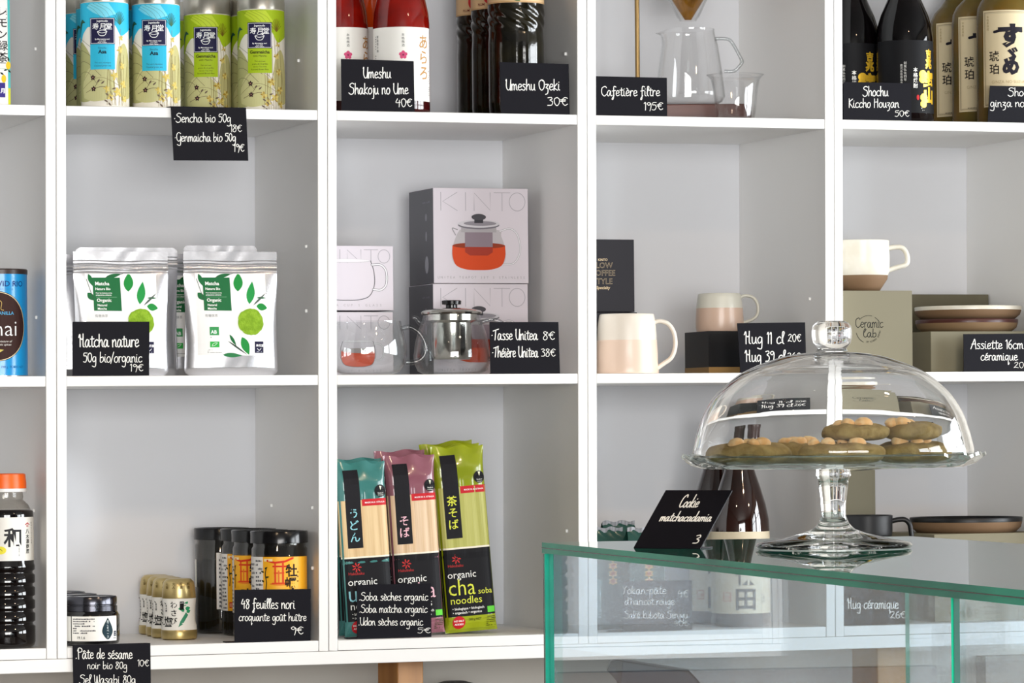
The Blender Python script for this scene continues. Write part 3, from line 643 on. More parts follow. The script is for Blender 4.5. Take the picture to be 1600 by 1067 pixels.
# ---- tea tins, top row
TINMETAL = mat('brushed_tin', '#c9c4b8', 0.28, metal=0.9, bump=.05, bscale=400, aniso=(1, 1, 30))
def tin(t, hue, r=36.5):
    """artwork in mm: lid line at H"""
    H = TH_; dark = {'b': ('#35bde0', '#7fdcf0', '#1a9cc4', '#bfeaf5'), 'g': ('#a9c320', '#c6da3a', '#7f9f18', '#d9e46a')}[hue]
    b = MB(); b.lathe([(0, 0), (r-.6, 0), (r, .8), (r, H), (r-1.2, H+.6), (r-1.2, H+3), (0, H+3)], mat('tin_paper', '#efe9dc', .35, spec=.4), 64); b.build('body', t)
    b = MB(); b.lathe([(0, H+1), (r+.5, H+1), (r+.5, H+28), (r-1, H+30), (0, H+30)], TINMETAL, 64); b.build('lid', t)
    a = Art(cyl_map(r), 4); Wd = PI*r; a.cutv = 0
    top = [(-Wd, H-.3), (Wd, H-.3)]
    edge = smooth2([(Wd, H-20), (Wd*.7, H-30), (46, H-44), (30, H-50), (18, H-34), (0, H-40), (-12, H-44), (-22, H-37), (-34, H-46), (-52, H-60), (-Wd, H-30)], 6)
    a.poly(top+edge, dark[0], 1)
    a.poly([(-20, H-2), (10, H-2), (22, H-18), (4, H-24), (-14, H-16), (-26, H-8)], dark[1], 2)
    # hills
    a.poly(smooth2([(-60, 12), (-58, 70), (-46, 98), (-30, 92), (-16, 70), (-8, 40), (-14, 14), (-30, 8), (-60, 12)], 6)[:-1], '#b3b27a', 2)
    a.poly(smooth2([(-34, 14), (-36, 34), (-22, 58), (2, 62), (16, 46), (18, 26), (8, 12), (-14, 8), (-34, 14)], 6)[:-1], '#c9c68f', 3)
    a.poly(smooth2([(30, 10), (22, 50), (26, 84), (38, 96), (52, 70), (56, 20), (30, 10)], 6)[:-1], '#c4bd84', 2)
    for k in range(4): a.line([(-60+k*3, 30+k*22), (-44, 50+k*18), (-24, 52+k*14), (-8+k*6, 34+k*12)], .5, '#5a5240', 4)
    a.line([(-34, 40), (-10, 62), (14, 56), (24, 36)], .5, '#7a6e48', 4); a.line([(-36, 28), (-4, 44), (30, 30)], .5, '#7a6e48', 4)
    # reeds and flowers
    R = random.Random(5 if hue == 'b' else 8); gold = '#c9b052' if hue == 'b' else '#a8872c'
    for k in range(13):
        x = 6+k*3.0+R.uniform(-1, 1); a.line([(x, 2), (x+R.uniform(-3, 3), 30+R.uniform(0, 20)), (x+R.uniform(-5, 5), 60+R.uniform(0, 60))], .55, '#8d7c4a', 5)
    for (x, y, s) in ((18, 46, 7), (24, 22, 8), (6, 26, 6), (32, 62, 6), (28, 86, 6), (34, 34, 7), (30, 104, 5), (12, 14, 6), (36, 12, 6)):
        for q in range(7): a.poly(leaf(x, y, s, s*.5, q*.9+R.random()), gold if q % 2 else '#dcc978', 6)
    for (x, y) in ((-15, 44), (-14, 27)):
        for q in range(5): a.poly(leaf(x, y, 4.6, 2.8, q*2*PI/5+.3), '#3a2228', 6)
        a.poly(ell(x, y, 1, 1, 8), '#b58a70', 7)
    a.line([(-28, 22), (-14, 27), (2, 30), (12, 22), (20, 10)], .6, '#5a3f34', 5); a.line([(-14, 27), (-6, 38), (0, 40)], .5, '#5a3f34', 5)
    for (x, y, g) in ((-8, 36, 1), (-2, 34, .8), (4, 20, -.6), (10, 16, -.9), (14, 26, .4), (2, 10, -.5), (8, 6, -.8)): a.poly(leaf(x, y, 7, 2.4, g), '#6b5a4c', 6)
    fan = (28, H-34)
    for q in range(9): a.line([fan, (fan[0]+11*math.cos(.5+q*.27), fan[1]+20*math.sin(.5+q*.27))], .8, '#3c6f52' if hue == 'b' else '#7a6420', 5, 1)
    for q in range(6): a.line([(-30, H-30), (-38, H-26-q*1.2), (-46, H-36-q*2.4)], 1.0, '#2f5d45', 5, 3)
    for q in range(4): a.line([(-30+q*8, H-2), (-10+q*8, H-14), (4+q*6, H-34)], .4, '#5c8c8c' if hue == 'b' else '#7a8c20', 4)
    # front panel
    sq0 = H-24 if hue == 'b' else H-20
    a.rect(-19, 19, sq0-78, sq0-36, dark[0], 7); s0, s1 = sq0-40, sq0
    a.rect(-19, 19, s0, s1, '#221f44', 8); a.frame(-18, 18, s0+1, s1-1, .7, '#e8e6f0', 9)
    a.text('Jugetsudo', 0, s1-6.4, 4.2, '#ffffff', 9, .15); 
    for ch, x in (('寿', -10), ('月', 0.5), ('堂', 10)): a.text(ch, x, s1-17, 10.5, '#ffffff', 9, .1)
    a.line([(-7, s1-21), (0, s1-18.8), (7, s1-20.6), (0, s1-23.2), (-7, s1-21)], .8, '#ffffff', 9); a.line([(-7, s1-21.4), (-4, s1-26.4), (0, s1-27.4), (4, s1-26.4), (7, s1-21)], .9, '#ffffff', 9); a.line([(4, s1-19), (7, s1-16.4)], 1.3, '#ffffff', 9, 1)
    a.text('By Maruyama nori', 0, s1-33.4, 3.0, '#ffffff', 9, .15); a.text('since 1854', 0, s1-36, 2.4, '#ffffff', 9, .1); a.text('Paris, Tokyo', 0, s1-38.4, 2.6, '#ffffff', 9, .15)
    if hue == 'b':
        a.text('Sencha', 0, s0-7, 4.4, '#2c5f74', 9); a.text('Asa', 0, s0-14, 8, '#16313d', 9, .35); a.text('Thé vert classique', 0, s0-29, 3.4, '#3d6d7c', 9, slant=.15); a.text('Classical green tea', 0, s0-33.5, 3.4, '#3d6d7c', 9, slant=.15)
    else:
        a.text('Genmaicha', 0, s0-8, 6.8, '#3c3a14', 9, .3); a.text('with Matcha', 0, s0-13, 4.2, '#4c4a18', 9)
        for q, sx in enumerate(('Thé vert aux', 'grains de riz grillés', 'Green Tea with', 'Roasted Brown Rice')): a.text(sx, 0, s0-21-q*4.2, 3.2, '#4c4a18', 9, slant=.15)
    a.build('printed_design', t)
TH_ = hz(164, 7, .042, ZA)
def tinat(px, Y, lab, src=None, hue='b'):
    p = placez(px, Y, ZA)
    if src: return dup(src, p, lab)
    t = thing('tea_tin', lab, 'tin', p, ROT, group='tea tins on the top shelf'); tin(t, hue); return t
tb = tinat(164, .042, 'blue sencha tea tin at the front left corner of its shelf')
tinat(244.3, .048, 'blue sencha tea tin in the front row, right of the other blue one', tb)
tinat(157, .122, 'blue sencha tea tin second in the leftmost column of tins', tb)
tinat(137, .204, 'blue sencha tea tin third in the leftmost column, mostly hidden', tb)
tinat(234, .128, 'blue sencha tea tin standing in the dark gap behind the second front tin', tb)
tg = tinat(324.5, .175, 'green genmaicha tea tin set back between the blue tins and the last green one', hue='g')
tinat(408.4, .09, 'green genmaicha tea tin at the right end of the tin row', tg)
tinat(313, .262, 'green genmaicha tea tin behind the set back green one', tg)
tinat(397, .173, 'green genmaicha tea tin half hidden behind the right end tin', tg)

# ---- carton cut by the left edge, top row
x1, _ = at(16, 100, .02); p = Vector((x1-.04, .05, ZA+.0003))
t = thing('tea_carton', 'tall white carton with yellow lemon print cut by the left edge, top row', 'carton', p)
b = MB(); b.box(-40, 40, -30, 30, 0, 250, mat('carton_board', '#f4f2ee', .5)); b.build('box', t, bevel=.8)
a = Art(flat_map(-30)); a.rect(36.5, 40, 26, 250, '#4fc3c0', 1); a.rect(36.5, 40, 0, 26, '#d7dc2e', 1); a.rect(22, 32, 12, 34, '#3b2f86', 1)
a.text('月', 28, 19, 8, '#ffffff', 2, .3)
for x, y in ((30, 40), (37, 60)): a.poly(ell(x, y, 3.6, 6), '#f3cf2c', 2)
for x, y, g in ((30, 46, 2.6), (30, 52, .4), (36, 54, -.8), (38, 66, 1.8)): a.poly(leaf(x, y, 7, 2.6, g), '#1e2a22', 2)
a.line([(10, 54), (30, 55), (38, 52)], .5, '#7fbf9c', 2); a.smalltext(16, 33, 62, 70, 2, '#777777', 2, 4)
a.column('レモン緑茶', 29, 150, 16, '#2b2b2b', 2, .1); a.smalltext(34, 36, 130, 146, 6, '#666666', 2, 3); a.build('printed_design', t)

# ---- chai can, middle row left
r = 42*mmpx(0, .06); p = placez(1, .065, ZB); Hc = hz(1, 429, .06, ZB)
t = thing('drink_powder_can', 'bright blue cylindrical can with a dark brown lid and oval vanilla chai medallion', 'can', p, ROT)
b = MB(); b.lathe([(0, 0), (r-1, 0), (r, 1), (r, Hc), (0, Hc)], mat('can_blue', '#12a4e6', .28, spec=.5, coat=.3, col2='#1193d8', vscale=60, aniso=(1, 1, .05)), 64); b.build('body', t)
b = MB(); b.lathe([(r+.6, Hc-.5), (r+.8, Hc+6), (r-.5, Hc+7.5), (r-3, Hc+7.5), (r-4, Hc+5.5), (0, Hc+5.5)], mat('can_lid_brown', '#352420', .35), 64); b.build('lid', t)
b = MB(); b.lathe([(r-.5, 0), (r+.7, .2), (r+.7, 1.6), (r, 2)], mat('can_rim', '#d8d8dc', .25, metal=.8), 64); b.build('bottom_rim', t)
a = Art(cyl_map(r), 4); cy_ = hz(1, 511, .06, ZB); k = mmpx(0, .06)
ov = lambda e: [(x, y) for x, y in ell(0, cy_, 46+e, 53*k+e, 48)]
a.poly(ov(1.6), '#101010', 1); a.poly(ov(0.8), '#e7d6ae', 2); a.poly(ov(-.4), '#3b211c', 3)
a.text('DAVID RIO', 14, hz(1, 449, .06, ZB), 12, '#15327a', 3, .1); a.text('S A N   F R A N C I S C O', 2, hz(1, 455, .06, ZB), 4.2, '#3a86c0', 3)
a.text('TIGER SPICE VANILLA', -8, hz(1, 493, .06, ZB), 7, '#57b4e4', 4, .1); a.text('chai', 5, hz(1, 526, .06, ZB), 34, '#ffffff', 5, -.1)
a.text('an exotic savory mixture of', -4, hz(1, 536, .06, ZB), 4.6, '#f2efe8', 4, slant=.3); a.text('tea and aromatic spices', -1, hz(1, 541, .06, ZB), 4.6, '#f2efe8', 4, slant=.3)
a.line([(-4, cy_+24), (3, cy_+32), (0, cy_+40), (7, cy_+36), (6, cy_+26), (10, cy_+24)], .9, '#d9b76a', 4); a.poly(leaf(-6, hz(1, 551, .06, ZB), 16, 5, .2), '#d9c96a', 4)
a.text('NET WT 398 g  POIDS NET', 14, hz(1, 576, .06, ZB), 5, '#1c5e9e', 3); a.build('printed_design', t)

# ---- soy sauce bottle
Y = .0475; px = 10; k = mmpx(px, Y); Zs = ZC; h_ = lambda y: hz(px, y, Y, Zs)
t = thing('soy_sauce_bottle', 'tall soy sauce bottle with an orange screw cap and ribbed dark body', 'bottle', placez(px, Y, ZC), ROT)
R0 = 45*k
SOY = mat('soy_dark', '#080405', .06, spec=.6, coat=.5)
prof = [(0, 0), (R0-8, 0), (R0-2, 3), (R0, 9)]
y = h_(990)
for q in range(5):
    z0 = h_(990)+q*(h_(890)-h_(990))/5*1.0; z1 = z0+(h_(890)-h_(990))/5; prof += [(R0, z0+1), (R0, z1-8), (R0-3.4, z1-5.5), (R0-3.4, z1-2.5), (R0, z1)]
prof += [(R0, h_(884)), (R0-1.5, h_(880)), (R0-1.5, h_(805)), (R0-2, h_(799)), (R0-6, h_(796.5)), (0, h_(796.5))]
b = MB(); b.lathe(prof, SOY, 64); b.build('body', t, sharp=60)
b = MB(); CLR = thin_glass('clear_plastic', '#eceae6', '#a9a49c')
b.lathe([(R0-5.6, h_(796)), (R0-9, h_(789)), (R0-17, h_(781)), (28*k, h_(776)), (27*k, h_(768))], CLR, 64); b.build('shoulder', t)
b = MB(); b.lathe([(0, h_(768.5)), (33.5*k, h_(768.5)), (33.5*k, h_(763.5)), (0, h_(763.5))], mat('white_plastic', '#f2f2f0', .35), 64); b.build('neck_ring', t)
b = MB(); b.lathe([(0, h_(763.2)), (33*k, h_(763.2)), (33*k, h_(755)), (32*k, h_(748)), (31.5*k, h_(741.5)), (29*k, h_(740)), (0, h_(740))], mat('orange_plastic', '#ff6a12', .35), 64)
b.build('screw_cap', t)
LABW = mat('label_paper_white', '#f1efe8', .5)
cyl_label('label', t, R0-1.2, -62, 75, h_(875.5), h_(808), LABW, 40)
a = Art(cyl_map(R0-1.1), 4); ry = R0
a.text('和', 16, h_(851), 30, '#2e2e32', 2, .2); a.poly(ell(-16, h_(817), 11, 9), '#5a5a5c', 2); a.poly(ell(-3, h_(859), 9, 6), '#f4e84a', 2); a.line([(-5, h_(861)), (-3, h_(857)), (0, h_(860))], .8, '#8a7a1e', 3)
a.text('八木澤商店'[0], 42, h_(833), 8, '#151515', 2, .2)
for i, ch in enumerate('木澤商店'): a.text(ch, 42, h_(841+i*7.6), 7.4, '#151515', 2, .2)
a.poly([(36, h_(820)), (42, h_(816)), (48, h_(820)), (45.5, h_(820)), (42, h_(818)), (38.5, h_(820))], '#c02a3a', 2); a.frame(40, 44, h_(823), h_(820), .7, '#c02a3a', 2)
for i in range(9): a.text('国産丸大豆小麦使用'[i], 52, h_(818+i*3.9), 3.2, '#333333', 2)
for i in range(5): a.text('本膳造り醤'[i], 26, h_(855+i*3.2), 2.8, '#777777', 2)
a.build('lettering', t)

# ---- silver pouches
SILV = mat('silver_pouch_film', '#e4e4e8', .26, metal=.85, spec=.6, bump=.5, bscale=22)
POW = mat('matcha_powder', '#8fb52c', .9, bump=1.0, bscale=400, col2='#7aa01e', vscale=120)
def pouch(label, pxl, pxr, ptop, Y, rot=0.0, print_=True, thick=34, corner=0, pbase=None, lift=0):
    px = (pxl+pxr)/2; w = (pxr-pxl)*mmpx(px, Y)/math.cos(TH+rot)*.985; H = hz(px, ptop, Y, ZB)
    t = thing('matcha_pouch', label, 'pouch', placez(px, Y, ZB), rot, group='silver matcha pouches')
    def half(u, v):      # half thickness at u, v in 0..1
        e = max(0, 1-abs(2*u-1)**2.6)**.6; tv = (1-(1-v)**3)*0; s = max(0.0, min(1, (0.86-v)/.6)); return .35+thick/2*e*(s**.75)*(1 if v > .06 else (.55+v*7.5))
    def width(v): return w*(1-.028*math.sin(PI*min(1, v*1.15))**1.5)
    def rnd(u, v):
        if v < .04: return (u-.5)*(1-.10*(1-v/.04)**2)
        if corner and v > .97: return (u-.5)*(1-.09*((v-.97)/.03)**2)
        return u-.5
    def wr(u, v):
        q = 0
        for c, am in ((.888, 1.8), (.912, -1.5), (.865, 1.6), (.84, -.9)): q += am*math.exp(-((v-c-.004*math.sin(9*u))/.008)**2)
        return q+.5*math.sin(23*v+6*math.sin(5*u))*max(0, .5-abs(u-.5))*.9
    def front(u, v): return (rnd(u, v)*width(v), -half(u, v)+wr(u, v)*(-1), v*H)
    b = MB(); b.grid(front, 36, 170, SILV); b.grid(lambda u, v: (rnd(u, v)*width(v), half(u, v)*.8, v*H), 20, 30, SILV)
    # bottom gusset
    b.grid(lambda u, v: (rnd(u, 0)*width(0), -half(u, 0)+(half(u, 0)*1.8)*v, .05+7*math.sin(PI*v)), 20, 6, SILV)
    b.build('bag', t, sharp=75, fix=False)
    if print_:
        k = H/193.0
        def mp(u, v, h):
            uu = u/w+.5; p = front(min(max(uu, 0), 1), v/H); return (u, p[1]-.35-h, v)
        a = Art(mp, 6); a.cutv = 10
        Y0 = lambda y: H-(y-393)*H/195   # photo row to height
        X0 = lambda x: (x-189.5)*w/145
        lx0, lx1, ly0, ly1 = X0(134), X0(243), Y0(557), Y0(427.5)
        a.cutv = 6
        a.rect(lx0, lx1, ly0, ly1, '#f4f3f1', 1) if False else a.shape(([(lx0, ly0), (lx1, ly0), (lx1, ly1), (lx0, ly1)], [(0, 1, 2, 3)]), '#f4f3f1', 1, True)
        a.build('label', t)
        a = Art(mp, 6); a.cutv = 10; g1, g2 = '#1f8a3c', '#1d6a3a'
        a.shape(([(X0(146), Y0(486)), (X0(188), Y0(486.5)), (X0(187), Y0(434)), (X0(145), Y0(434))], [(0, 1, 2, 3)]), '#1f6a3c', 3, True)
        def lf(x0, y0, x1, y1, wd, c=g1):
            ax, ay, bx, by = X0(x0), Y0(y0), X0(x1), Y0(y1); a.poly(leaf(ax, ay, math.hypot(bx-ax, by-ay), wd, math.atan2(by-ay, bx-ax)), c, 2)
        lf(199, 456, 201, 426, 15); lf(216, 476, 222, 440, 13, '#239446'); lf(227, 479, 245, 482, 11); lf(139, 428, 146, 448, 7, g2); lf(137, 458, 147, 470, 9, g2)
        lf(165, 434, 190, 428, 6, g2); lf(222, 478, 243, 458, 3, '#55605a'); lf(228, 466, 243, 466, 3, g2); a.line([(X0(136), Y0(436)), (X0(146), Y0(470))], .8, '#3a4a40', 2, 1)
        a.line([(X0(167), Y0(433)), (X0(192), Y0(427.8))], .8, '#3a4a40', 2, 1)
        lf(183, 524, 193, 542, 5, g2); lf(202, 528, 213, 556, 13, g1); lf(180, 534, 211, 556.5, 2.6, '#3a4a40'); lf(172, 556, 202, 557, 7, '#2c7a48'); 
        a.shape(poly2(ell(X0(217), Y0(504), 23, 23*1.0, 36)), '#e9eae4', 2)
        tx = lambda s, x, y, z, c='#f4f6f0', bo=.25, al='LEFT': a.text(s, X0(x), Y0(y), z, c, 4, bo, al)
        tx('Matcha', 149, 446, 7.6); tx('Nature Bio', 149, 453.5, 5.2, bo=.2); tx('Pour les boissons et les', 149.5, 459, 2.6); tx('préparations culinaires', 149.5, 462.3, 2.6); a.rect(X0(150), X0(181), Y0(465), Y0(464.5), '#7fb08c', 4)
        tx('Organic', 150.5, 472, 7.0); tx('Natural', 151.5, 479, 4.8, bo=.2); tx('Matcha', 151.5, 484.5, 4.8, bo=.2); tx('有機抹茶', 147, 496, 5, '#8a8a88', 0)
        a.rect(X0(153), X0(167), Y0(525), Y0(512), '#3c9a58', 3); tx('AB', 154.5, 522.5, 7.4, '#ffffff', .2); a.rect(X0(153), X0(167), Y0(544), Y0(535), '#36b24c', 3); a.line([(X0(156), Y0(542)), (X0(158), Y0(538)), (X0(164), Y0(537)), (X0(160), Y0(541)), (X0(156), Y0(542))], .5, '#ffffff', 4)
        a.smalltext(X0(149), X0(172), Y0(553), Y0(547), 3, '#9a9a98', 3, 2); a.smalltext(X0(154), X0(166), Y0(529.5), Y0(527), 1, '#9a9a98', 3, 5)
        a.rect(X0(222), X0(236), Y0(553), Y0(535), '#1e1b3c', 3); tx('寿月堂', 224, 543, 4.2, '#ffffff', .2); a.line([(X0(226), Y0(546)), (X0(229), Y0(549)), (X0(232), Y0(546))], .7, '#ffffff', 4); a.smalltext(X0(225), X0(233), Y0(552), Y0(550), 1, '#c8c8d8', 4, 7)
        a.build('printed_design', t)
        # powder heap pictured as a round of matcha
        a = Art(mp, 4); a.cutv = 4; c = []; R = random.Random(4)
        for i in range(40): rr = 20.5+R.uniform(-.7, .7); c.append((X0(217)+rr*math.cos(i*PI/20), Y0(504)+rr*math.sin(i*PI/20)))
        a.shape(poly2(c), '', 5, m=POW); a.build('powder_picture', t)
    return t
pouch('silver matcha pouch at the front left, its lower half behind the price card', 117, 262, 393.5, .030)
pouch('silver matcha pouch at the front right of its shelf, label in full view', 288.5, 433, 393.5, .030)
pouch('plain silver pouch with rounded corners directly behind the front left one', 121, 277, 387, .074, print_=False, corner=1, thick=30)
pouch('plain silver pouch peeking out left of the front left one', 88, 232, 398, .112, print_=False, thick=28)
pouch('plain silver pouch with rounded corners directly behind the front right one', 289, 402, 384, .074, print_=False, corner=1, thick=30)
pouch('silver pouch in the gap between the left and right stacks', 236, 371, 397, .112, print_=True, thick=28)

# ---- sesame jars, bottom row
BLKJ = mat('black_sesame', '#0b0a0c', .12, spec=.6, coat=.6); LIDM = mat('dark_lid_metal', '#4a4a50', .2, metal=.9)
Y = .056; px = 143; k = mmpx(px, Y); h_ = lambda y: hz(px, y, Y, ZC)
t = thing('sesame_paste_jar', 'squat black sesame paste jar with a white label, front of its row', 'jar', placez(px, Y, ZC), ROT, group='black sesame paste jars')
H1 = h_(961); H2 = h_(952); H3 = h_(946); H4 = h_(931)
b = MB(); b.lathe([(0, 0), (36*k, 0), (42*k, 3), (43.5*k, 8), (43.5*k, H1), (41*k, H1+4), (37.5*k, H2), (37.5*k, H3), (0, H3)], BLKJ, 64); b.build('glass_body', t)
b = MB(); b.lathe([(0, H2-2), (40*k, H2-2), (40*k, H3-.5), (38.5*k, H3), (38.5*k, H3+1.5), (39.5*k, H3+2.5), (39.5*k, H4-2), (38*k, H4), (35*k, H4), (34*k, H4-1), (0, H4-1)], LIDM, 64); b.build('screw_lid', t)
cyl_label('label', t, 43.5*k, -72, 50, h_(1000), H1-.5, LABW, 48)
a = Art(cyl_map(43.5*k+.05), 4); yb, yt = h_(999), H1-1.5
a.rect(-30.5, -29.5+.6, yb-1, yt+1, '#101010', 1) ; a.smalltext(-26, 12, h_(989), yt-1, 7, '#3a3a44', 2, 9); a.text('19.1.6', -12, h_(996.5), 5.6, '#222222', 2, .1)
a.poly([(30+q[0], q[1]) for q in smooth2([(0, yt-1), (-8, h_(978)), (-9, h_(988)), (0, yb+1), (9, h_(988)), (8, h_(978)), (0, yt-1)], 5)[:-1]], '#12303a', 2)
a.column('黒ごまペースト', 30, yt-5, 4.2, '#cfd8d8', 3, .1); a.rect(42, 48.5, h_(993), h_(985), '#15233c', 2); a.frame(43.5, 47, h_(991.5), h_(987), .5, '#dddddd', 3); a.smalltext(41, 49, h_(997), h_(994.5), 1, '#555555', 2, 3); a.build('lettering', t)
for i, (p2, Y2, lab) in enumerate(((113, .148, 'black sesame paste jar second in its row, its lid showing behind the front one'), (91, .24, 'black sesame paste jar third from the front of its row'))): dup(t, placez(p2+4*i, Y2, ZC), lab)

# ---- wasabi salt shakers
GOLD = mat('satin_gold', '#c9b680', .3, metal=.6, col2='#bca468', vscale=30)
k = mmpx(279, .12)
xs, ys = floor_at(279, 1000, ZC); Yw = ys+28*k*.001-.009
h_ = lambda y: hz(279, y, Yw, ZC); r = 28.3*k
t = thing('salt_shaker', 'gold capped wasabi salt shaker with a green wasabi picture, front of its row', 'shaker', placez(279.5, Yw, ZC), ROT, group='gold wasabi salt shakers')
b = MB(); b.lathe([(0, 0), (r-4, 0), (r-.4, 2), (r, 6), (r, h_(986)), (r-1, h_(983.5)), (0, h_(983.5))], GOLD, 56); b.build('base', t)
b = MB(); b.lathe([(0, h_(983.6)), (r-.5, h_(983.6)), (r-.8, h_(978)), (r-3, h_(970)), (r-3, h_(950)), (r-1.6, h_(938)), (r-1.4, h_(934.6)), (0, h_(934.6))], LABW, 56); b.build('body', t)
b = MB(); b.lathe([(0, h_(934.4)), (r-2, h_(934.4)), (r-1.6, h_(932)), (r-3, h_(916)), (r-4.5, h_(909)), (r-9, h_(904.6)), (r-13, h_(903.6)), (0, h_(903.6))], GOLD, 56); b.build('cap', t)
a = Art(lambda u, v, h: cyl_map(r-2.6)(u, v, h+(1.9 if v < h_(974) or v > h_(942) else 0)), 3)
a.column('わさび', -6, h_(938), 11.5, '#141414', 3, .12); a.text('塩', -17, h_(977), 17, '#141414', 3, .15); a.column('伊豆の国', -20, h_(940), 3.6, '#222222', 3, .3)
a.rect(3.5, 9.5, h_(952), h_(939), '#101010', 3); a.column('特撰', 6.5, h_(940), 5, '#ffffff', 4)
for x, y, L, g in ((10, 946, 9, .9), (12, 950, 9, .1), (10, 955, 8, 2.2), (13, 948, 7, -.8), (9, 950, 8, 3.2), (14, 956, 8, .4)): a.poly(leaf(x, h_(y), L, 5.5, g), '#2f9a68', 2)
a.poly([(13, h_(956)), (17, h_(960)), (8, h_(974)), (1, h_(979)), (4, h_(970))], '#3d8f6b', 2); a.smalltext(-44, -30, h_(980), h_(938), 9, '#555555', 2, 3); a.build('lettering', t)
a = Art(cyl_map(r-1.6), 3)
for i, ch in enumerate(('山葵', '大人', '特選', '料理')): a.column(ch, -18+i*12, h_(909), 5, '#5a4718', 2, .1)
a.build('cap_lettering', t)
for px_, i, lab in ((263.5, 1, 'second from the front'), (255, 2, 'third from the front'), (244, 3, 'last at the back')):
    dup(t, placez(px_, Yw+.0595*i, ZC), 'gold capped wasabi salt shaker, %s of its row of four' % lab)

# ---- nori jars
Yn = .0495; px = 437; k = mmpx(px, Yn); r = 43.5; h_ = lambda y: hz(px, y, Yn, ZC)
JARP = thin_glass('jar_plastic', '#d6d4d0', '#807c78', .05); BLKL = mat('black_lid', '#0c0c0e', .18, spec=.5); NORI = mat('nori_sheets', '#0c0d0a', .5, bump=.8, bscale=120, col2='#171915', vscale=50)
t = thing('nori_jar', 'nori jar with black lid and orange red gate label, front of its row', 'jar', placez(px, Yn, ZC), ROT, group='nori jars with black lids')
hb, ht = h_(848), h_(829.5)
b = MB(); b.lathe([(0, 0), (r-6, 0), (r-1, 3), (r-.5, 8), (r-.5, hb-9), (r-3, hb-5), (r-3, hb+2)], JARP, 64); b.lathe([(r-5, hb+2), (r-5, hb-6), (r-2.6, hb-10), (r-2.6, 9), (r-4, 5), (0, 3)], JARP, 64); b.build('jar_body', t)
b = MB(); b.lathe([(r-2, hb-.5), (r+1, hb), (r+1, ht-1.5), (r, ht), (r-4, ht), (r-5, ht-1.5), (0, ht-1.5)], BLKL, 64); b.build('lid', t)
b = MB(); R = random.Random(3)
b.lathe([(0, 4), (r-7, 4), (r-7, h_(896)), (r-9, h_(884)), (r-12, h_(880)), (0, h_(879))], NORI, 40, sx=.96)
b.build('seaweed', t)
yt, yb = h_(869), h_(960)
cyl_label('label', t, r-.4, -64, 62, yb, yt, mat('label_orange', '#f7b21c', .45), 48)
cyl_label('back_label', t, r-.4, -146, -108, h_(925), h_(880), LABW, 12)
a = Art(cyl_map(r-.3), 4); hh = lambda y: h_(y)
a.rect(-64, -24, yb, yt, '#eeebe6', 1); a.smalltext(-40, -25.5, yb+2, yt-3, 14, '#5c5c60', 2, 12); a.smalltext(-60, -43, yb+2, yt-8, 12, '#6c6c70', 2, 14)
a.shape(ribbon([(-16+0, hh(875)), (-4, hh(878)), (12, hh(876)), (24, hh(871))], 3.2), '#d8371e', 2); a.rect(-8, 14, hh(885), hh(882.5), '#d8371e', 2)
for x in (-4, 8): a.rect(x-1.3, x+1.5, hh(910), hh(878), '#e0481f', 2)
a.rect(-6, 10, hh(895), hh(893), '#e0481f', 2); a.rect(-9, 14, hh(911), hh(909), '#e0481f', 2); a.rect(0.5, 2.6, hh(909), hh(890), '#e8702c', 2); a.poly(ell(4, hh(911), 17, 2.4), '#e8822a', 1)
for x, y, L, g in ((-21, 888, 6, .6), (-22, 893, 7, 2.8), (-20, 901, 7, .2), (-22, 908, 6, 2.6)): a.poly(leaf(x, hh(y), L, 3, g), '#3a3a1a', 2)
a.line([(-19, hh(920)), (-18, hh(908)), (-20, hh(896)), (-18, hh(886))], 1.6, '#3a3018', 2)
a.text('牡', 22, hh(898), 20, '#161208', 3, .25); a.text('蠣', 20, hh(918), 20, '#161208', 3, .2); a.text('味', 6, hh(938), 20, '#161208', 3, .2); a.text('のり', 20, hh(940), 16, '#161208', 3, .4)
for y in (893, 900, 907): a.poly(ell(33, hh(y), .9, 1.4, 8), '#161208', 3)
a.rect(-22, -8, hh(876), hh(872), '#f6dfa8', 2); a.rect(-20, -12, hh(955), hh(946), '#c8301c', 2); a.text('印', -16, hh(953.5), 7, '#f7e4b0', 3)
a.build('label_artwork', t)
d1 = .0915
p2 = placez(px, Yn, ZC)
for dx, dy, rz, lab in ((-.006, .0888, -.6, 'clear nori jar with a black lid, second in its row, gate picture half showing'), (.000, .1777, -.25, 'clear nori jar with a black lid, third in its row'), (-.020, .2644, 1.35, 'clear nori jar at the back left of its row with dark seaweed showing')):
    dup(t, p2+Vector((dx, dy, 0)), lab, rot=ROT+rz)
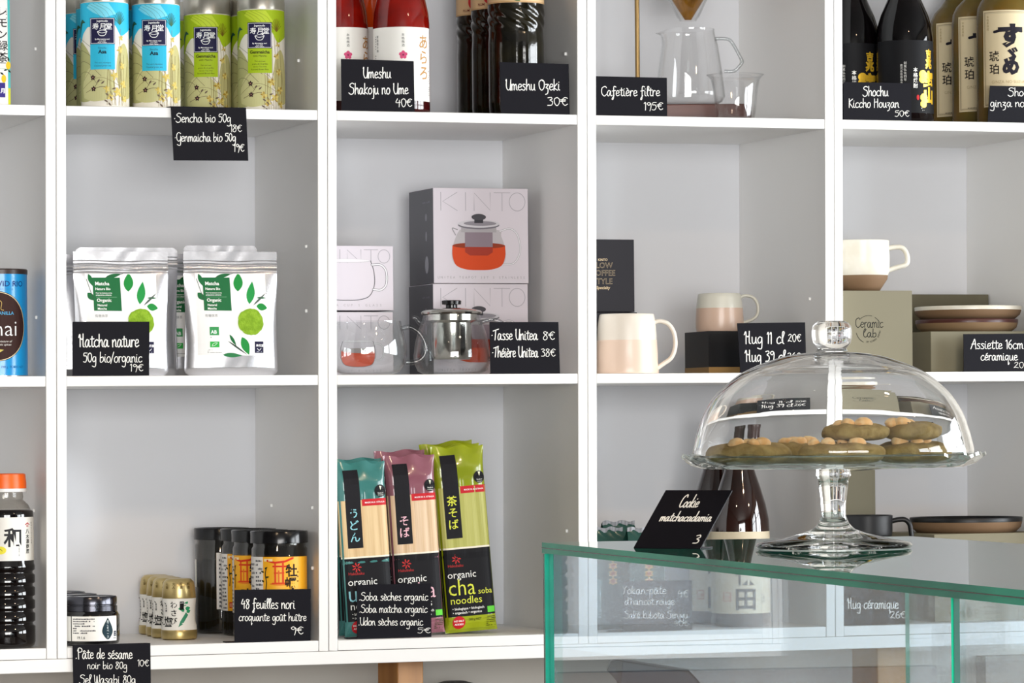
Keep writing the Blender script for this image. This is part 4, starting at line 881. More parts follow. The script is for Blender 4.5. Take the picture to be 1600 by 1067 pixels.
# ---- red umeshu bottles
UME = mat('umeshu_red', '#a01405', .05, spec=.6, trans=.2, coat=.3, col2='#6a0804', vscale=14); UMED = mat('umeshu_base', '#3a0a0c', .08, spec=.6, coat=.4)
def ume(label, px, Y, r, rz, orange=False):
    k = mmpx(px, Y); h_ = lambda y: hz(px, y, Y, ZA)
    t = thing('plum_wine_bottle', label, 'bottle', placez(px, Y, ZA), ROT+rz, group='red plum wine bottles')
    m = mat('umeshu_orange', '#d8480c', .06, spec=.7, trans=.35, coat=.5) if orange else UME
    b = MB(); b.lathe([(0, 0), (r-3, 0), (r-.5, 2), (r, 6), (r, h_(161))], UMED, 64); b.lathe([(r, h_(161)), (r, h_(40)), (r-1.4, h_(22)), (r-6, h_(0)), (r-15, h_(-26)), (r-27, h_(-50)), (15, h_(-75)), (14, h_(-110)), (0, h_(-110))], m, 64); b.build('glass', t, sharp=60)
    b = MB(); b.lathe([(15, h_(-100)), (15.5, h_(-112)), (14, h_(-114)), (0, h_(-114))], mat('cap_red', '#7a1014', .3), 32); b.build('cap', t)
    cyl_label('label', t, r, -66, 62, h_(161), h_(46.5), LABW, 48)
    a = Art(cyl_map(r+.05), 4)
    a.column('本格梅酒', 4, h_(56), 5, '#555555', 2); 
    for q in range(5): a.poly(ell(4+4*math.cos(PI/2+q*1.2566), h_(90)+4*math.sin(PI/2+q*1.2566), 2.8, 2.8, 12), '#d4507c', 2)
    a.poly(ell(4, h_(90), 1.6, 1.6, 10), '#8a2a50', 3)
    for q, (ch, y) in enumerate((('あ', 78), ('ら', 102), ('ろ', 126))): a.text(ch, 41, h_(y), 24, '#b98a52', 2, .12)
    a.column('釈迦頭の梅', -42, h_(58), 5, '#3a3a3a', 2); a.smalltext(-49, -46, h_(110), h_(58), 14, '#777777', 2, 4); a.smalltext(55, 58, h_(155), h_(112), 14, '#444444', 2, 5)
    a.poly(leaf(-44, h_(152), 14, 9, 1.2), '#e8b44c', 2); a.poly(leaf(-40, h_(140), 12, 8, 2.2), '#e8b44c', 2)
    a.build('lettering', t); return t
ume('red plum wine bottle with a full white label, right of the pair', 627.5, .052, 44, 0)
ume('red plum wine bottle at the left, cut by the upright board', 536, .118, 40, .15)
ume('orange lit plum wine bottle in the gap behind the red pair', 588, .20, 40, .4, True)

# ---- dark wrapped bottles
DKB = mat('dark_wrap', '#0a0907', .12, spec=.6, coat=.3, bump=.8, bscale=30, col2='#1d1a0c', vscale=22); KR = mat('kraft_label', '#dcb88a', .6)
px, Y = 807, .056; h_ = lambda y: hz(px, y, Y, ZA); r = 44
t = thing('plum_liqueur_bottle', 'dark film wrapped bottle with a kraft label, front of its row', 'bottle', placez(px, Y, ZA), ROT, group='dark wrapped plum liqueur bottles')
b = MB(); pr = [(0, 0), (41, 0), (r-1, 3), (r, 20), (r, h_(70)), (r-1.2, h_(52)), (r-.2, h_(36)), (r+.3, h_(12)), (r+.3, h_(-60)), (r-8, h_(-85)), (18, h_(-120)), (0, h_(-121))]
def wrp(u, v):
    i = v*(len(pp)-1); a0 = int(min(i, len(pp)-2)); f = i-a0; rr = pp[a0][0]*(1-f)+pp[a0+1][0]*f; z = pp[a0][1]*(1-f)+pp[a0+1][1]*f; a_ = u*2*PI
    w_ = 1.3*math.exp(-((z-h_(30))/16)**2)*math.sin(a_*9+z*.35)+.8*math.exp(-((z-h_(90))/40)**2)*math.cos(14*a_)*(math.cos(a_-.15)**8)
    rr = max(0, rr+(w_ if rr > 20 else 0)); return (rr*math.sin(a_), -rr*math.cos(a_), z)
pp = pr; b.grid(wrp, 96, 110, DKB); b.build('wrapped_glass', t, sharp=70)
cyl_label('label', t, r+.8, -68, 68, h_(8.5), h_(-70), KR, 48)
a = Art(cyl_map(r+.9), 4); a.poly(ell(-14, h_(-12), 12, 13), '#d93a3a', 2); a.poly(ell(-4, h_(-10), 10, 12), '#e2544a', 3); a.poly(leaf(-8, h_(3), 20, 7, -.2+.9), '#4f8a4c', 3); a.line([(-10, h_(-8)), (-2, h_(4)), (6, h_(6))], 1.6, '#5a7a4c', 2)
a.text('PLUM', -30, h_(3), 5.4, '#7a2c24', 3, .2); a.rect(-60, 60, h_(7.6), h_(6.8), '#b98f5c', 2); a.column('梅酒', 30, h_(-40), 20, '#4a1c14', 2, .4); a.build('label_artwork', t)
for px_, Y_, lab in ((780.5, .15, 'dark film wrapped bottle with a kraft label, second in its row'), (746+11, .244, 'dark film wrapped bottle with a red fruit label at the back of its row')): dup(t, placez(px_, Y_, ZA), lab)

# ---- coffee stand
BR = mat('aged_brass', '#8a7048', .35, metal=.9); WAL = mat('walnut', '#5e2a1c', .35, bump=.2, bscale=60, col2='#471c10', vscale=20, aniso=(.15, 1, 1)); CG = thin_glass('lab_glass', '#fdfdfd', '#b4b9ba', power=6); HG = thin_glass('handle_glass', '#eceeee', '#74787a', power=2.2)
Y = .15; k = mmpx(1075, Y); h_ = lambda y: hz(1075, y, Y, ZA); cp_ = placez(1078, Y, ZA); X_ = lambda px: (px-1078)*k
t = thing('coffee_stand', 'pour-over stand with a dark wooden base and brass pole holding a glass cone', 'coffee stand', cp_, ROT)
x1 = X_(1172.5); b = MB(); xa = X_(955)
pl = [(xa, -40), (x1-14, -40), (x1-4, -36), (x1, -26), (x1, 26), (x1-4, 36), (x1-14, 40), (xa, 40)]
hb = h_(166); b.prism(pl, 0.2, hb, WAL); b.build('wooden_base', t, bevel=1.5)
b = MB(); b.lathe([(3.7*k, hb), (3.7*k, 360)], BR, 20, cx=X_(996.5), cy=0); b.lathe([(3.7*k, 360), (0, 361)], BR, 20, cx=X_(996.5)); b.build('pole', t)
b = MB(); cx = X_(1076); b.tube([(X_(996.5), 0, 352), (cx-70, 0, 352)], 3, BR, n=1); 
ring = [(cx+70*math.cos(a), 70*math.sin(a), 352) for a in [PI*i/16*2 for i in range(17)]]; b.tube(ring, 2.4, BR, n=1); b.build('ring_arm', t)
zt_ = 365
b = MB(); s = (h_(0)-h_(33)); 
def cone(r0, r1, yy0, yy1): z0, z1 = h_(yy0), h_(yy1); sl = (r1-r0)/(z1-z0); return [(r0, z0), (r0+sl*(352-z0)*1.0, 352)]
g = [(13.5*k, h_(33)), (14.5*k, h_(30)), (17*k, h_(28)), (29.5*k, h_(2)), (29.5*k+(352-h_(2))*.46, 352)]
b.lathe([(g[0][0]-1.5, g[0][1])]+g+[(g[-1][0]+1, 356), (g[-1][0]-1.2, 356)]+[(r_-1.6, z_+.5) for r_, z_ in g[::-1]][:-1], CG, 56, cx=cx, close=True); b.build('glass_cone', t)
b = MB(); b.lathe([(0, h_(31.5)), (5*k, h_(31.5)), (24.5*k, h_(1)), (24.5*k+(350-h_(1))*.46, 350)], mat('gold_filter', '#b8802a', .3, metal=.75, col2='#8f5f1c', vscale=50, aniso=(1, 1, .1)), 24, cx=cx); b.build('gold_filter', t, sharp=10)
c = thing('carafe', 'clear glass carafe with spout and angular handle standing on the wooden base', 'carafe', cp_+Vector((0, 0, (hb+.5)*.001)), ROT)
cx = X_(1078.5); z = lambda y: h_(y)-hb-.5
def wall(pr, m, name, par, seg=64, cx=0, th=1.5, spout=None, bottom=True):
    inn = [(max(0, r-th), zz+(th if i == 0 else 0)) for i, (r, zz) in enumerate(pr)]
    if bottom: prof = [(0, pr[0][1])]+pr+inn[::-1]+[(0, pr[0][1]+th)]
    else: prof = pr+inn[::-1]
    b = MB(); b.lathe(prof, m, seg, cx=cx)
    if spout: b.v = [spout(v) for v in b.v]
    return b.build(name, par, sharp=60)
pr = [(40*k, .2), (50*k, z(160)), (54.5*k, z(152)), (54*k, z(145)), (50*k, z(110)), (44*k, z(70)), (39.5*k, z(54)), (38.5*k, z(50)), (39*k, z(46.5))]
def sp(v):
    x, y, zz = v; a = math.atan2(x-cx, -y); d = abs(math.atan2(math.sin(a+PI/2), math.cos(a+PI/2))); q = math.exp(-(d/.5)**2)*max(0, min(1, (zz-z(66))/(z(46.5)-z(66))))**2
    return (x-15*q*k, y, zz-q*6)
wall(pr, CG, 'body', c, cx=cx, spout=sp)
b = MB(); b.tube([(cx+39*k, 0, z(62)), (X_(1122), 0, z(61)), (X_(1137), 0, z(62)), (X_(1145), 0, z(68)), (X_(1158), 0, z(92)), (X_(1160), 0, z(98)), (X_(1156), 0, z(104)), (X_(1147), 0, z(112)), (X_(1132), 0, z(112))], 2.7, HG, 12, 6); b.build('handle', c)
Y2 = .038; k2 = mmpx(1149, Y2); h2 = lambda y: hz(1149, y, Y2, ZA)
c = thing('glass_cup', 'small clear flared glass cup in front of the carafe', 'cup', placez(1149, Y2, ZA), ROT)
wall([(29*k2, .2), (31*k2, h2(177)), (32.5*k2, h2(165)), (35*k2, h2(140)), (38*k2, h2(125)), (43*k2, h2(119)), (45.5*k2, h2(117.5))], CG, 'cup_wall', c, th=1.8)

# ---- black shochu bottles and amber bottles
BLB = mat('black_glass', '#040304', .05, spec=.4, coat=.1, col2='#0c0506', vscale=9); BLL = mat('black_label', '#101013', .6, spec=.2); AMB = mat('amber_frosted', '#8a6420', .25, spec=.5, trans=.3, col2='#67602a', vscale=9)
px, Y = 1414, .056; h_ = lambda y: hz(px, y, Y, ZA); k = mmpx(px, Y); r = 44.5*k
GCH = mat('gold_foil', '#f3c338', .25, metal=.45)
t = thing('shochu_bottle', 'black shochu bottle with large gold characters, right one of the pair', 'bottle', placez(px, Y, ZA), ROT, group='black shochu bottles')
b = MB(); b.lathe([(0, 0), (r-3, 0), (r, 4), (r, h_(60)), (r-2, h_(44)), (r-8, h_(24)), (r-19, h_(0)), (r-29, h_(-24)), (14, h_(-60)), (13.5, h_(-120)), (0, h_(-120))], BLB, 64); b.build('glass', t, sharp=60)
b = MB(); b.lathe([(14.5, h_(-105)), (14.5, h_(-124)), (0, h_(-124))], GCH, 32); b.build('cap', t)
cyl_label('label', t, r, -60, 66, h_(180), h_(67), BLL, 40, h=.1)
def shape_chars(a, u, col='#f3c338'):
    for ch, y, s, bo in (('吉', 93, 15, .45), ('兆', 109, 17, .5), ('宝', 137, 27, .6), ('山', 162, 27, .6)): vs, fs = text2(ch, s*1.0, bo); a.shape(([(x+u, v+h_(y)) for x, v in vs], fs), col, 3, m=GCH)
    for x, y, rr in ((-14, 120, 7), (-15, 128, 6), (-12, 156, 7), (-13, 166, 6)): a.shape(poly2(ell(u+x, h_(y), rr*1.1, rr, 14)), col, 2, m=GCH)
a = Art(cyl_map(r+.1), 4); shape_chars(a, 41); a.column('本格焼酎', 13, h_(109), 8, '#f2f0ea', 3, .15); a.column('創業弘化四年', -4, h_(100), 5, '#d8d6d0', 3); a.column('鹿児島県霧島市', -10, h_(104), 4.4, '#d8d6d0', 3)
a.poly(ell(17, h_(156), 2.4, 4.4, 14), '#c0282c', 3); a.text('", .', 26, h_(176), 6, '#e8e6e0', 3, .2); a.build('gold_lettering', t)
dup(t, placez(1332, .125, ZA), 'black shochu bottle with large gold characters, left one beside the upright board', rot=ROT-.30)
px, Y = 1570, .058; h_ = lambda y: hz(px, y, Y, ZA); k = mmpx(px, Y); r = 46
t = thing('amber_spirit_bottle', 'frosted amber bottle with a cream brush lettered label, front of its row', 'bottle', placez(px, Y, ZA), ROT, group='amber spirit bottles')
b = MB(); b.lathe([(0, 0), (r-4, 0), (r, 4), (r, h_(30)), (r-2, h_(14)), (r-8, h_(2)), (r-20, h_(-10)), (18, h_(-22)), (16, h_(-60)), (0, h_(-60))], AMB, 64); b.build('glass', t, sharp=60)
CREAM = mat('label_cream', '#e0cfa9', .6)
l0 = -44; l1 = 44; yb, yt = h_(170), h_(20)
cyl_label('label', t, r, l0, l1, yb, yt, CREAM, 32, h=.1)
a = Art(cyl_map(r+.2), 4); a.frame(l0+3, l1-3, yb+3, yt-3, .8, '#8a7a5c', 2); a.frame(l0+5, l1-5, yb+5, yt-5, .35, '#8a7a5c', 2)
a.text('す', 5, h_(74), 40, '#1c1824', 3, .6, sx=1.1); a.line([(-22, h_(54)), (0, h_(50)), (24, h_(53))], 4.5, '#1c1824', 3); a.text('ゞ', 8, h_(98), 26, '#1c1824', 3, .6); a.text('め', 5, h_(118), 30, '#1c1824', 3, .6)
a.text('琥', -23, h_(98), 18, '#241c1c', 3, .12); a.text('珀', -23, h_(118), 18, '#241c1c', 3, .12); a.column('本格麦焼酎', -34, h_(28), 4.6, '#a89468', 2); a.text('GINZA NO SUZUME', 4, h_(134), 7, '#b8a47c', 2); a.text('Barley Shochu', 4, h_(142), 5, '#b8a47c', 2); a.smalltext(-26, 34, h_(166), h_(163), 1, '#5a4a3c', 2, 6)
a.build('lettering', t)
dup(t, placez(1531, .158, ZA), 'frosted amber bottle with a cream label, second in its row'); dup(t, placez(1500-4, .262, ZA), 'frosted amber bottle with a cream label, at the back beside the black bottles')

# ---- boxes for cups and teapots
def boxthing(name, label, cat, pxl, pxr, ptop, pbot, Y, D, m, Zb, side=None, group=None, wfix=None, bev=.6):
    """front face on the plane Y between two pixels; returns thing, width, height"""
    xl = at(pxl, (ptop+(pbot or ptop+80))/2, Y)[0]; xr = at(pxr, (ptop+(pbot or ptop+80))/2, Y)[0]
    if wfix: xl = xr-wfix
    H = at((pxl+pxr)/2, ptop, Y)[1]-Zb-.0003; w = (xr-xl)*1000
    t = thing(name, label, cat, ((xl+xr)/2, Y+D/2000, Zb+.0003), 0, group)
    b = MB(); b.box(-w/2, w/2, -D/2, D/2, 0, H*1000, m)
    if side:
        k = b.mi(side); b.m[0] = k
    b.build('box', t, bevel=bev, seg=1, fix=True); return t, w, H*1000
BOXW = mat('box_print_white', '#d3ccd4', .4); BOXG = mat('box_side_grey', '#55555c', .45); GREY = '#b9b5ba'
def draw_pot(a, x, y, s, lid=True):
    """teapot picture, s = mm per unit; body 88 wide"""
    E = lambda cx, cy, rx, ry, c, l, **q: a.poly([(x+px_*s, y+py_*s) for px_, py_ in ell(cx, cy, rx, ry, 32, **q)], c, l)
    if lid:
        a.line([(x+34*s, y+58*s), (x+50*s, y+62*s), (x+62*s, y+52*s), (x+66*s, y+28*s), (x+56*s, y+10*s), (x+38*s, y+8*s)], 2.6*s, '#a8a6ac', 2); a.line([(x+34*s, y+58*s), (x+50*s, y+62*s), (x+62*s, y+52*s), (x+66*s, y+28*s), (x+56*s, y+10*s), (x+38*s, y+8*s)], 1.2*s, '#e8e6ea', 3)
        a.poly([(x+p*s, y+q*s) for p, q in smooth2([(-30, 60), (-36, 50), (-43, 28), (-40, 10), (-24, 1), (0, -1), (24, 1), (40, 10), (43, 28), (36, 50), (30, 60), (-30, 60)], 4)], '#b9b4b8', 2)
        a.poly([(x+p*s, y+q*s) for p, q in smooth2([(-42, 36), (-42, 20), (-36, 6), (-20, 0), (0, -1), (20, 0), (36, 6), (42, 20), (42, 36)], 4)], '#cf4a22', 3)
        E(0, 36, 42, 4.5, '#8f3a22', 4); a.poly([(x+p*s, y+q*s) for p, q in ((-22, 62), (22, 62), (22, 26), (14, 21), (-14, 21), (-22, 26))], '#8a7c86', 5); a.poly([(x+p*s, y+q*s) for p, q in ((-22, 34), (22, 34), (22, 26), (14, 21), (-14, 21), (-22, 26))], '#a0392a', 6)
        a.rect(x-28*s, x+28*s, y+56*s, y+64*s, '#a8a4a8', 6); E(0, 67, 33, 6.5, '#77747c', 7); E(0, 69, 33, 6, '#c9c6cc', 8); E(2, 69.4, 26, 3.6, '#8c8890', 9); a.rect(x-7*s, x+7*s, y+70*s, y+76*s, '#3a3a40', 10); E(0, 79, 11.5, 4.8, '#4a484e', 11)
        a.line([(x-34*s, y+60*s), (x-42*s, y+62*s), (x-37*s, y+52*s)], 1.6*s, '#9a979c', 3)
    else:
        a.line([(x+p*s, y+q*s) for p, q in ((-38, 60), (-43, 44), (-44, 24), (-36, 6), (-20, 0), (0, -1), (20, 0), (36, 6), (44, 24), (43, 44), (38, 60))], 1.1*s, '#55555a', 3, 5); E(0, 60, 38, 3, '#c4c1c6', 3); E(0, 60.4, 36.5, 2.2, '#dedbdf', 4)
        a.line([(x+40*s, y+54*s), (x+54*s, y+54*s), (x+63*s, y+44*s), (x+63*s, y+24*s), (x+54*s, y+15*s), (x+42*s, y+16*s)], 3.6*s, '#6a6a70', 2); a.line([(x+40*s, y+54*s), (x+54*s, y+54*s), (x+63*s, y+44*s), (x+63*s, y+24*s), (x+54*s, y+15*s), (x+42*s, y+16*s)], 2.2*s, '#e6e4e8', 3)
def kinto(a, w, H, y, size, col=GREY):
    col = '#aaa6ae'
    a.line([(-w*.42, y), (-w*.42, y+size)], 1.1, col, 1, 1); a.line([(-w*.25, y+size), (-w*.40, y+size*.5), (-w*.25, y)], 1.1, col, 1, 1)
    a.line([(-w*.16, y), (-w*.16, y+size)], 1.1, col, 1, 1); a.line([(-w*.07, y), (-w*.07, y+size*.98), (w*.10, y+.02*size), (w*.10, y+size)], 1.1, col, 1, 1)
    a.line([(w*.14, y+size), (w*.31, y+size)], 1.1, col, 1, 1); a.line([(w*.225, y), (w*.225, y+size)], 1.1, col, 1, 1)
    e = ell(w*.385, y+size/2, size*.46, size/2, 36); a.line(e+[e[0]], 1.1, col, 1, 1)
Yb = .166
t1, w, H = boxthing('teapot_box', 'lower teapot gift box with grey side standing on the shelf', 'box', 677, 825, 443.5, None, Yb, 126, BOXW, ZB, BOXG, 'stacked teapot gift boxes')
def teapotart(t, w, H, full=True):
    a = Art(flat_map(-63)); kinto(a, w, H, H-36, 29, '#c3bfc5'); draw_pot(a, -4, 22, .98*w/148)
    for i, ch in enumerate('UNITEA TEAPOT SET S STAINLESS'): a.text(ch, -w*.45+i*w*.9/28, 7.5, 5.2, '#9f9ba1', 2)
    a.build('printed_design', t)
    b = MB(); o = Art(lambda u, v, h: (-w/2-h, -u, v))
    o.poly(ell(26, H*.70, 5, 6, 16), '#8f8f96', 2); o.poly(ell(26, H*.5, 4, 8, 16), '#9a9aa2', 2); o.poly(ell(28, H*.20, 9, 14, 20), '#a6a6ae', 2); o.smalltext(8, 48, H*.84, H*.88, 1, '#7c7c84', 2, 3); o.build('side_print', t)
teapotart(t1, w, H)
Z2 = ZB+H*.001+.001
t2, w, H2_ = boxthing('teapot_box', 'upper teapot gift box picturing a glass teapot of red tea', 'box', 677, 825, 294, None, Yb, 126, BOXW, Z2, BOXG, 'stacked teapot gift boxes')
teapotart(t2, w, H2_)
t3, w, H = boxthing('cup_box', 'lower cup gift box picturing a cup of red tea', 'box', 488, 614.5, 487.5, None, .152, 105, BOXW, ZB, BOXG, 'stacked cup gift boxes')
def cupart(t, w, H, red):
    a = Art(flat_map(-52.5)); kinto(a, w*1.0, H, H-27, 21, '#c9c5ca')
    s = .70*w/110
    if red:
        s = .73
        a.poly([(8+p*s*.9, 15+q*s*.9) for p, q in smooth2([(-42, 38), (-42, 20), (-34, 5), (-18, 0), (0, -1), (18, 0), (34, 5), (42, 20), (42, 38)], 4)], '#d9573a', 3); a.poly([(8+p*s*.9, 15+(q)*s*.9) for p, q in ell(0, 38, 42, 6, 28)], '#a8a0a0', 4); draw_pot(a, 8, 15, s*.9, False)
    else: draw_pot(a, -9.5, 17, 1.02, False)
    for i, ch in enumerate('UNITEA CUP S GLASS'): a.text(ch, -w*.42+i*w*.76/17, 6.5, 5, '#a9a5aa', 2)
    a.build('printed_design', t)
cupart(t3, w, H, True)
t4, w, H2_ = boxthing('cup_box', 'upper cup gift box with a line drawing of an empty cup', 'box', 488, 614.5, 384, None, .152, 105, BOXW, ZB+H*.001+.0026, BOXG, 'stacked cup gift boxes')
b = MB(); cupart(t4, w, H2_, False)

# ---- glass cup and teapot
Y = .068; px = 574; k = mmpx(px, Y); h_ = lambda y: hz(px, y, Y, ZB)
c = thing('glass_mug', 'clear glass tea cup with a big round handle in front of the cup boxes', 'cup', placez(px, Y, ZB), ROT)
CG2 = thin_glass('tea_glass', '#fafbfb', '#98999b', power=5)
wall([(38*k, .3), (50*k, h_(581)), (58*k, h_(570)), (61.5*k, h_(555)), (61*k, h_(540)), (57*k, h_(520)), (53*k, h_(508)), (52.5*k, h_(502))], CG2, 'cup_wall', c, th=2)
b = MB(); b.tube([((x-px)*k, 0, h_(y)) for x, y in ((627, 514), (640, 512), (654, 520), (663, 534), (665, 550), (658, 562), (645, 567), (634, 567))], 3.8*k, HG, 14, 6); b.build('handle', c)
Y = .088; px = 706; k = mmpx(px, Y); h_ = lambda y: hz(px, y, Y, ZB)
c = thing('glass_teapot', 'clear glass teapot with a steel infuser and black knobbed lid', 'teapot', placez(px, Y, ZB), ROT)
STL = mat('polished_steel', '#d6d3cc', .16, metal=1.0); 
wall([(42*k, .3), (54*k, h_(580)), (59*k, h_(568)), (60*k, h_(555)), (57.5*k, h_(535)), (52*k, h_(515)), (46*k, h_(500)), (44.5*k, h_(493))], CG2, 'body', c, th=2)
b = MB(); b.tube([((x-px)*k, -6, h_(y)) for x, y in ((664, 508), (656, 503), (651, 497), (645, 497))], (5.5*k, 2.6*k), CG2, 12, 5); b.build('spout', c)
b = MB(); b.tube([((x-px)*k, 10, h_(y)) for x, y in ((748, 505), (768, 500), (785, 506), (795, 522), (790, 545), (776, 560), (762, 562))], 3.6*k, HG, 12, 6); b.build('handle', c)
b = MB(); b.lathe([(31.5*k, h_(502)), (31.5*k, h_(556)), (28*k, h_(562)), (0, h_(562))], STL, 48); b.lathe([(40*k, h_(492)), (40*k, h_(501)), (31.5*k, h_(505))], STL, 48); b.build('infuser', c)
b = MB(); b.lathe([(47*k, h_(491)), (48*k, h_(488.5)), (46*k, h_(486)), (30*k, h_(482.5)), (10*k, h_(481)), (0, h_(481))], STL, 56); b.build('lid', c)
b = MB(); b.lathe([(0, h_(481.2)), (9*k, h_(481)), (9*k, h_(477)), (15*k, h_(476)), (15.5*k, h_(470.5)), (14*k, h_(469.5)), (0, h_(469.5))], BLKL, 36); b.build('knob', c)

# ---- noodle packets
def noodle(label, pxl, pxr, ptop, Y, lean, hue, words, jp, tilt=.03, full=True, base=None, H=None):
    c1, c2, cn, cn2, ctxt = {'u': ('#457f7c', '#35706a', '#c9a878', '#dcc092', '#8cc9d4'), 's': ('#925f6c', '#824e5a', '#cbaa82', '#dfc4a4', '#e8b8c4'), 'c': ('#9aa51a', '#808c12', '#a6a54c', '#bab968', '#d9de4a')}[hue]
    k = mmpx((pxl+pxr)/2, Y); w = (pxr-pxl)*k/math.cos(TH)*1.0
    t = thing('noodle_packet', label, 'packet', placez((pxl+pxr)/2, Y, ZC)+Vector((0, 0, .0008+w*.0005*abs(math.sin(lean))+.013*tilt)), (-tilt, lean, 0), group='packets of dried noodles')
    FILM = mat('film_'+hue, c1, .22, spec=.6, coat=.3, bump=.35, bscale=45, col2=c2, vscale=14)
    T = 24
    def fr(u, v):
        x = u-.5; top = max(0, (v-.88)/.12); bot = max(0, (.07-v)/.07)
        q = T/2*(1-top**1.3)*(1-bot**1.5*.9)*(max(0, 1-abs(2*x)**5)**.5)
        g = .9*abs(math.sin(2*PI*u*2))**.5*(1 if .42 < v < .83 else 0)
        wob = (1.6*math.sin(14*u+3)*top+.7*math.sin(40*v+9*u)*top)+(1.2*math.sin(17*u)*bot)
        return (x*w*(1+.05*top+.04*bot), -q+wob-g+.6, v*H+1.6*math.sin(11*u+1)*top*(v > .97))
    b = MB(); b.grid(fr, 40, 90, FILM); b.grid(lambda u, v: (fr(u, v)[0], -fr(u, v)[1]*.9+.5, fr(u, v)[2]), 16, 24, FILM)
    b.build('film', t, sharp=80, fix=False)
    mp = lambda u, v, h: (u, fr(min(.999, max(.001, u/w+.5)), min(.999, max(0.001, v/H)))[1]-.3-h, fr(min(.999, max(.001, u/w+.5)), min(.999, max(0.001, v/H)))[2])
    S = H/280; Yv = lambda y: H-(y-703)*H/281    # rows of the green packet
    X = lambda x: (x-.5)*w
    NM = mat('noodles_'+hue, cn, .5, bump=.5, bscale=300, col2=cn2, vscale=160, aniso=(1, 1, .02))
    a = Art(mp, 4); a.cutv = 9
    a.shape(([(X(.0), Yv(858)), (X(1), Yv(858)), (X(1), Yv(765)), (X(.0), Yv(765))], [(0, 1, 2, 3)]), '', 1, True, m=NM); a.build('noodle_window', t)
    a = Art(mp, 4); a.cutv = 9; q = lambda x0, x1, y0, y1, c, l=2: a.shape(([(X(x0), Yv(y1)), (X(x1), Yv(y1)), (X(x1), Yv(y0)), (X(x0), Yv(y0))], [(0, 1, 2, 3)]), c, l, True)
    q(0, 1, 858.5, 960, '#0e0d12'); q(.12, .43, 716, 842, '#111016', 3); q(.46, 1, 764, 775, '#c0202a', 3); q(0, 1, 855.8, 858.5, '#e9e2d0')
    q(0, 1, 960.5, 979, c1, 2)
    a.poly(ell(X(.86), Yv(752), 9.6, 9.6, 28), '#0e0d12', 4); a.text('Ready in', X(.86), Yv(756.5), 2.8, '#e8e8e0', 5, .1); a.text('4 minutes', X(.86), Yv(759.5), 2.4, '#e8e8e0', 5, .1); a.poly([(X(.86), Yv(751)), (X(.84), Yv(744)), (X(.89), Yv(744.5))], '#f0efd0', 5)
    a.text('MADE IN AUSTRALIA', X(.73), Yv(771), 3.5, '#f4ecec', 4, .15)
    a.column(jp, X(.275), Yv(835-len(jp)*19.5), 17, ctxt, 4, .12, step=1.08)
    cx_, cy_ = X(.27), Yv(873)
    for i in range(7): g_ = i*2*PI/7; a.line([(cx_+2.6*math.cos(g_), cy_+2.6*math.sin(g_)), (cx_+7*math.cos(g_), cy_+7*math.sin(g_))], 1.5, '#c2302e', 4, 1); a.line([(cx_+5*math.cos(g_)-1.3*math.sin(g_), cy_+5*math.sin(g_)+1.3*math.cos(g_)), (cx_+6*math.cos(g_), cy_+6*math.sin(g_))], 1, '#c2302e', 4, 1)
    a.text('Hakubaku', X(.10), Yv(885), 6.3, '#a82c2c', 4, .1, 'LEFT'); a.text('organic', X(.08), Yv(902), 16, '#ecebe6', 4, .0, 'LEFT')
    a.text(words[0], X(.08), Yv(928), 37, ctxt, 4, -.05, 'LEFT', sx=.9)
    if words[1]: a.text(words[1], X(.655), Yv(928), 13, ctxt, 4, 0, 'LEFT')
    a.text('noodles', X(.10), Yv(941), 16.5, '#ecebe6' if hue != 'c' else ctxt, 4, 0, 'LEFT')
    a.text('• biologique • biologisch', X(.12), Yv(950), 5.4, '#ecebe6', 4, .15, 'LEFT'); a.text('• organisch • organico', X(.12), Yv(956), 5.4, '#ecebe6', 4, .15, 'LEFT')
    a.rect(X(.81), X(.97), Yv(957), Yv(948), '#5fc83c', 4); a.poly(ell(X(.23), Yv(969), 10.4, 10, 28), '#c2202a', 4); a.text('NO SALT', X(.23), Yv(968), 3.9, '#ffffff', 5, .2); a.text('ADDED!', X(.23), Yv(973), 3.9, '#ffffff', 5, .2)
    a.text('200 g NET', X(.55), Yv(967), 4.8, '#4a4a14', 4, .1); a.smalltext(X(.78), X(.97), Yv(978), Yv(962), 6, '#3c3c18', 4, 8)
    a.build('printed_design', t); return t
Hn = hz(735, 700, .10, ZC)/math.cos(.03)
L = -.060
noodle('green cha soba noodle packet at the front right of the noodles', 697, 775, 702, .075, -.066, 'c', ('cha', 'soba'), '茶そば', H=Hn)
noodle('green cha soba noodle packet second, its edge showing behind the front one', 695+2, 773, 702, .112, -.080, 'c', ('cha', 'soba'), '茶そば', H=Hn+2)
noodle('green cha soba noodle packet at the back right with a crumpled top', 692, 770, 695, .150, -.11, 'c', ('cha', 'soba'), '茶そば', H=Hn+5)
noodle('pink soba noodle packet at the front between the blue and the green ones', 618, 693, 718, .060, -.048, 's', ('soba', ''), 'そば', H=Hn-13)
noodle('pink soba noodle packet standing behind the front pink one', 606, 680, 712, .105, -.055, 's', ('soba', ''), 'そば', H=Hn-6)
noodle('teal udon noodle packet at the front left beside the upright board', 540.5, 615, 725, .050, -.048, 'u', ('udon', ''), 'うどん', H=Hn-22)
noodle('teal udon noodle packet tucked behind the front teal one', 531, 605, 719, .092, -.03, 'u', ('udon', ''), 'うどん', H=Hn-17)

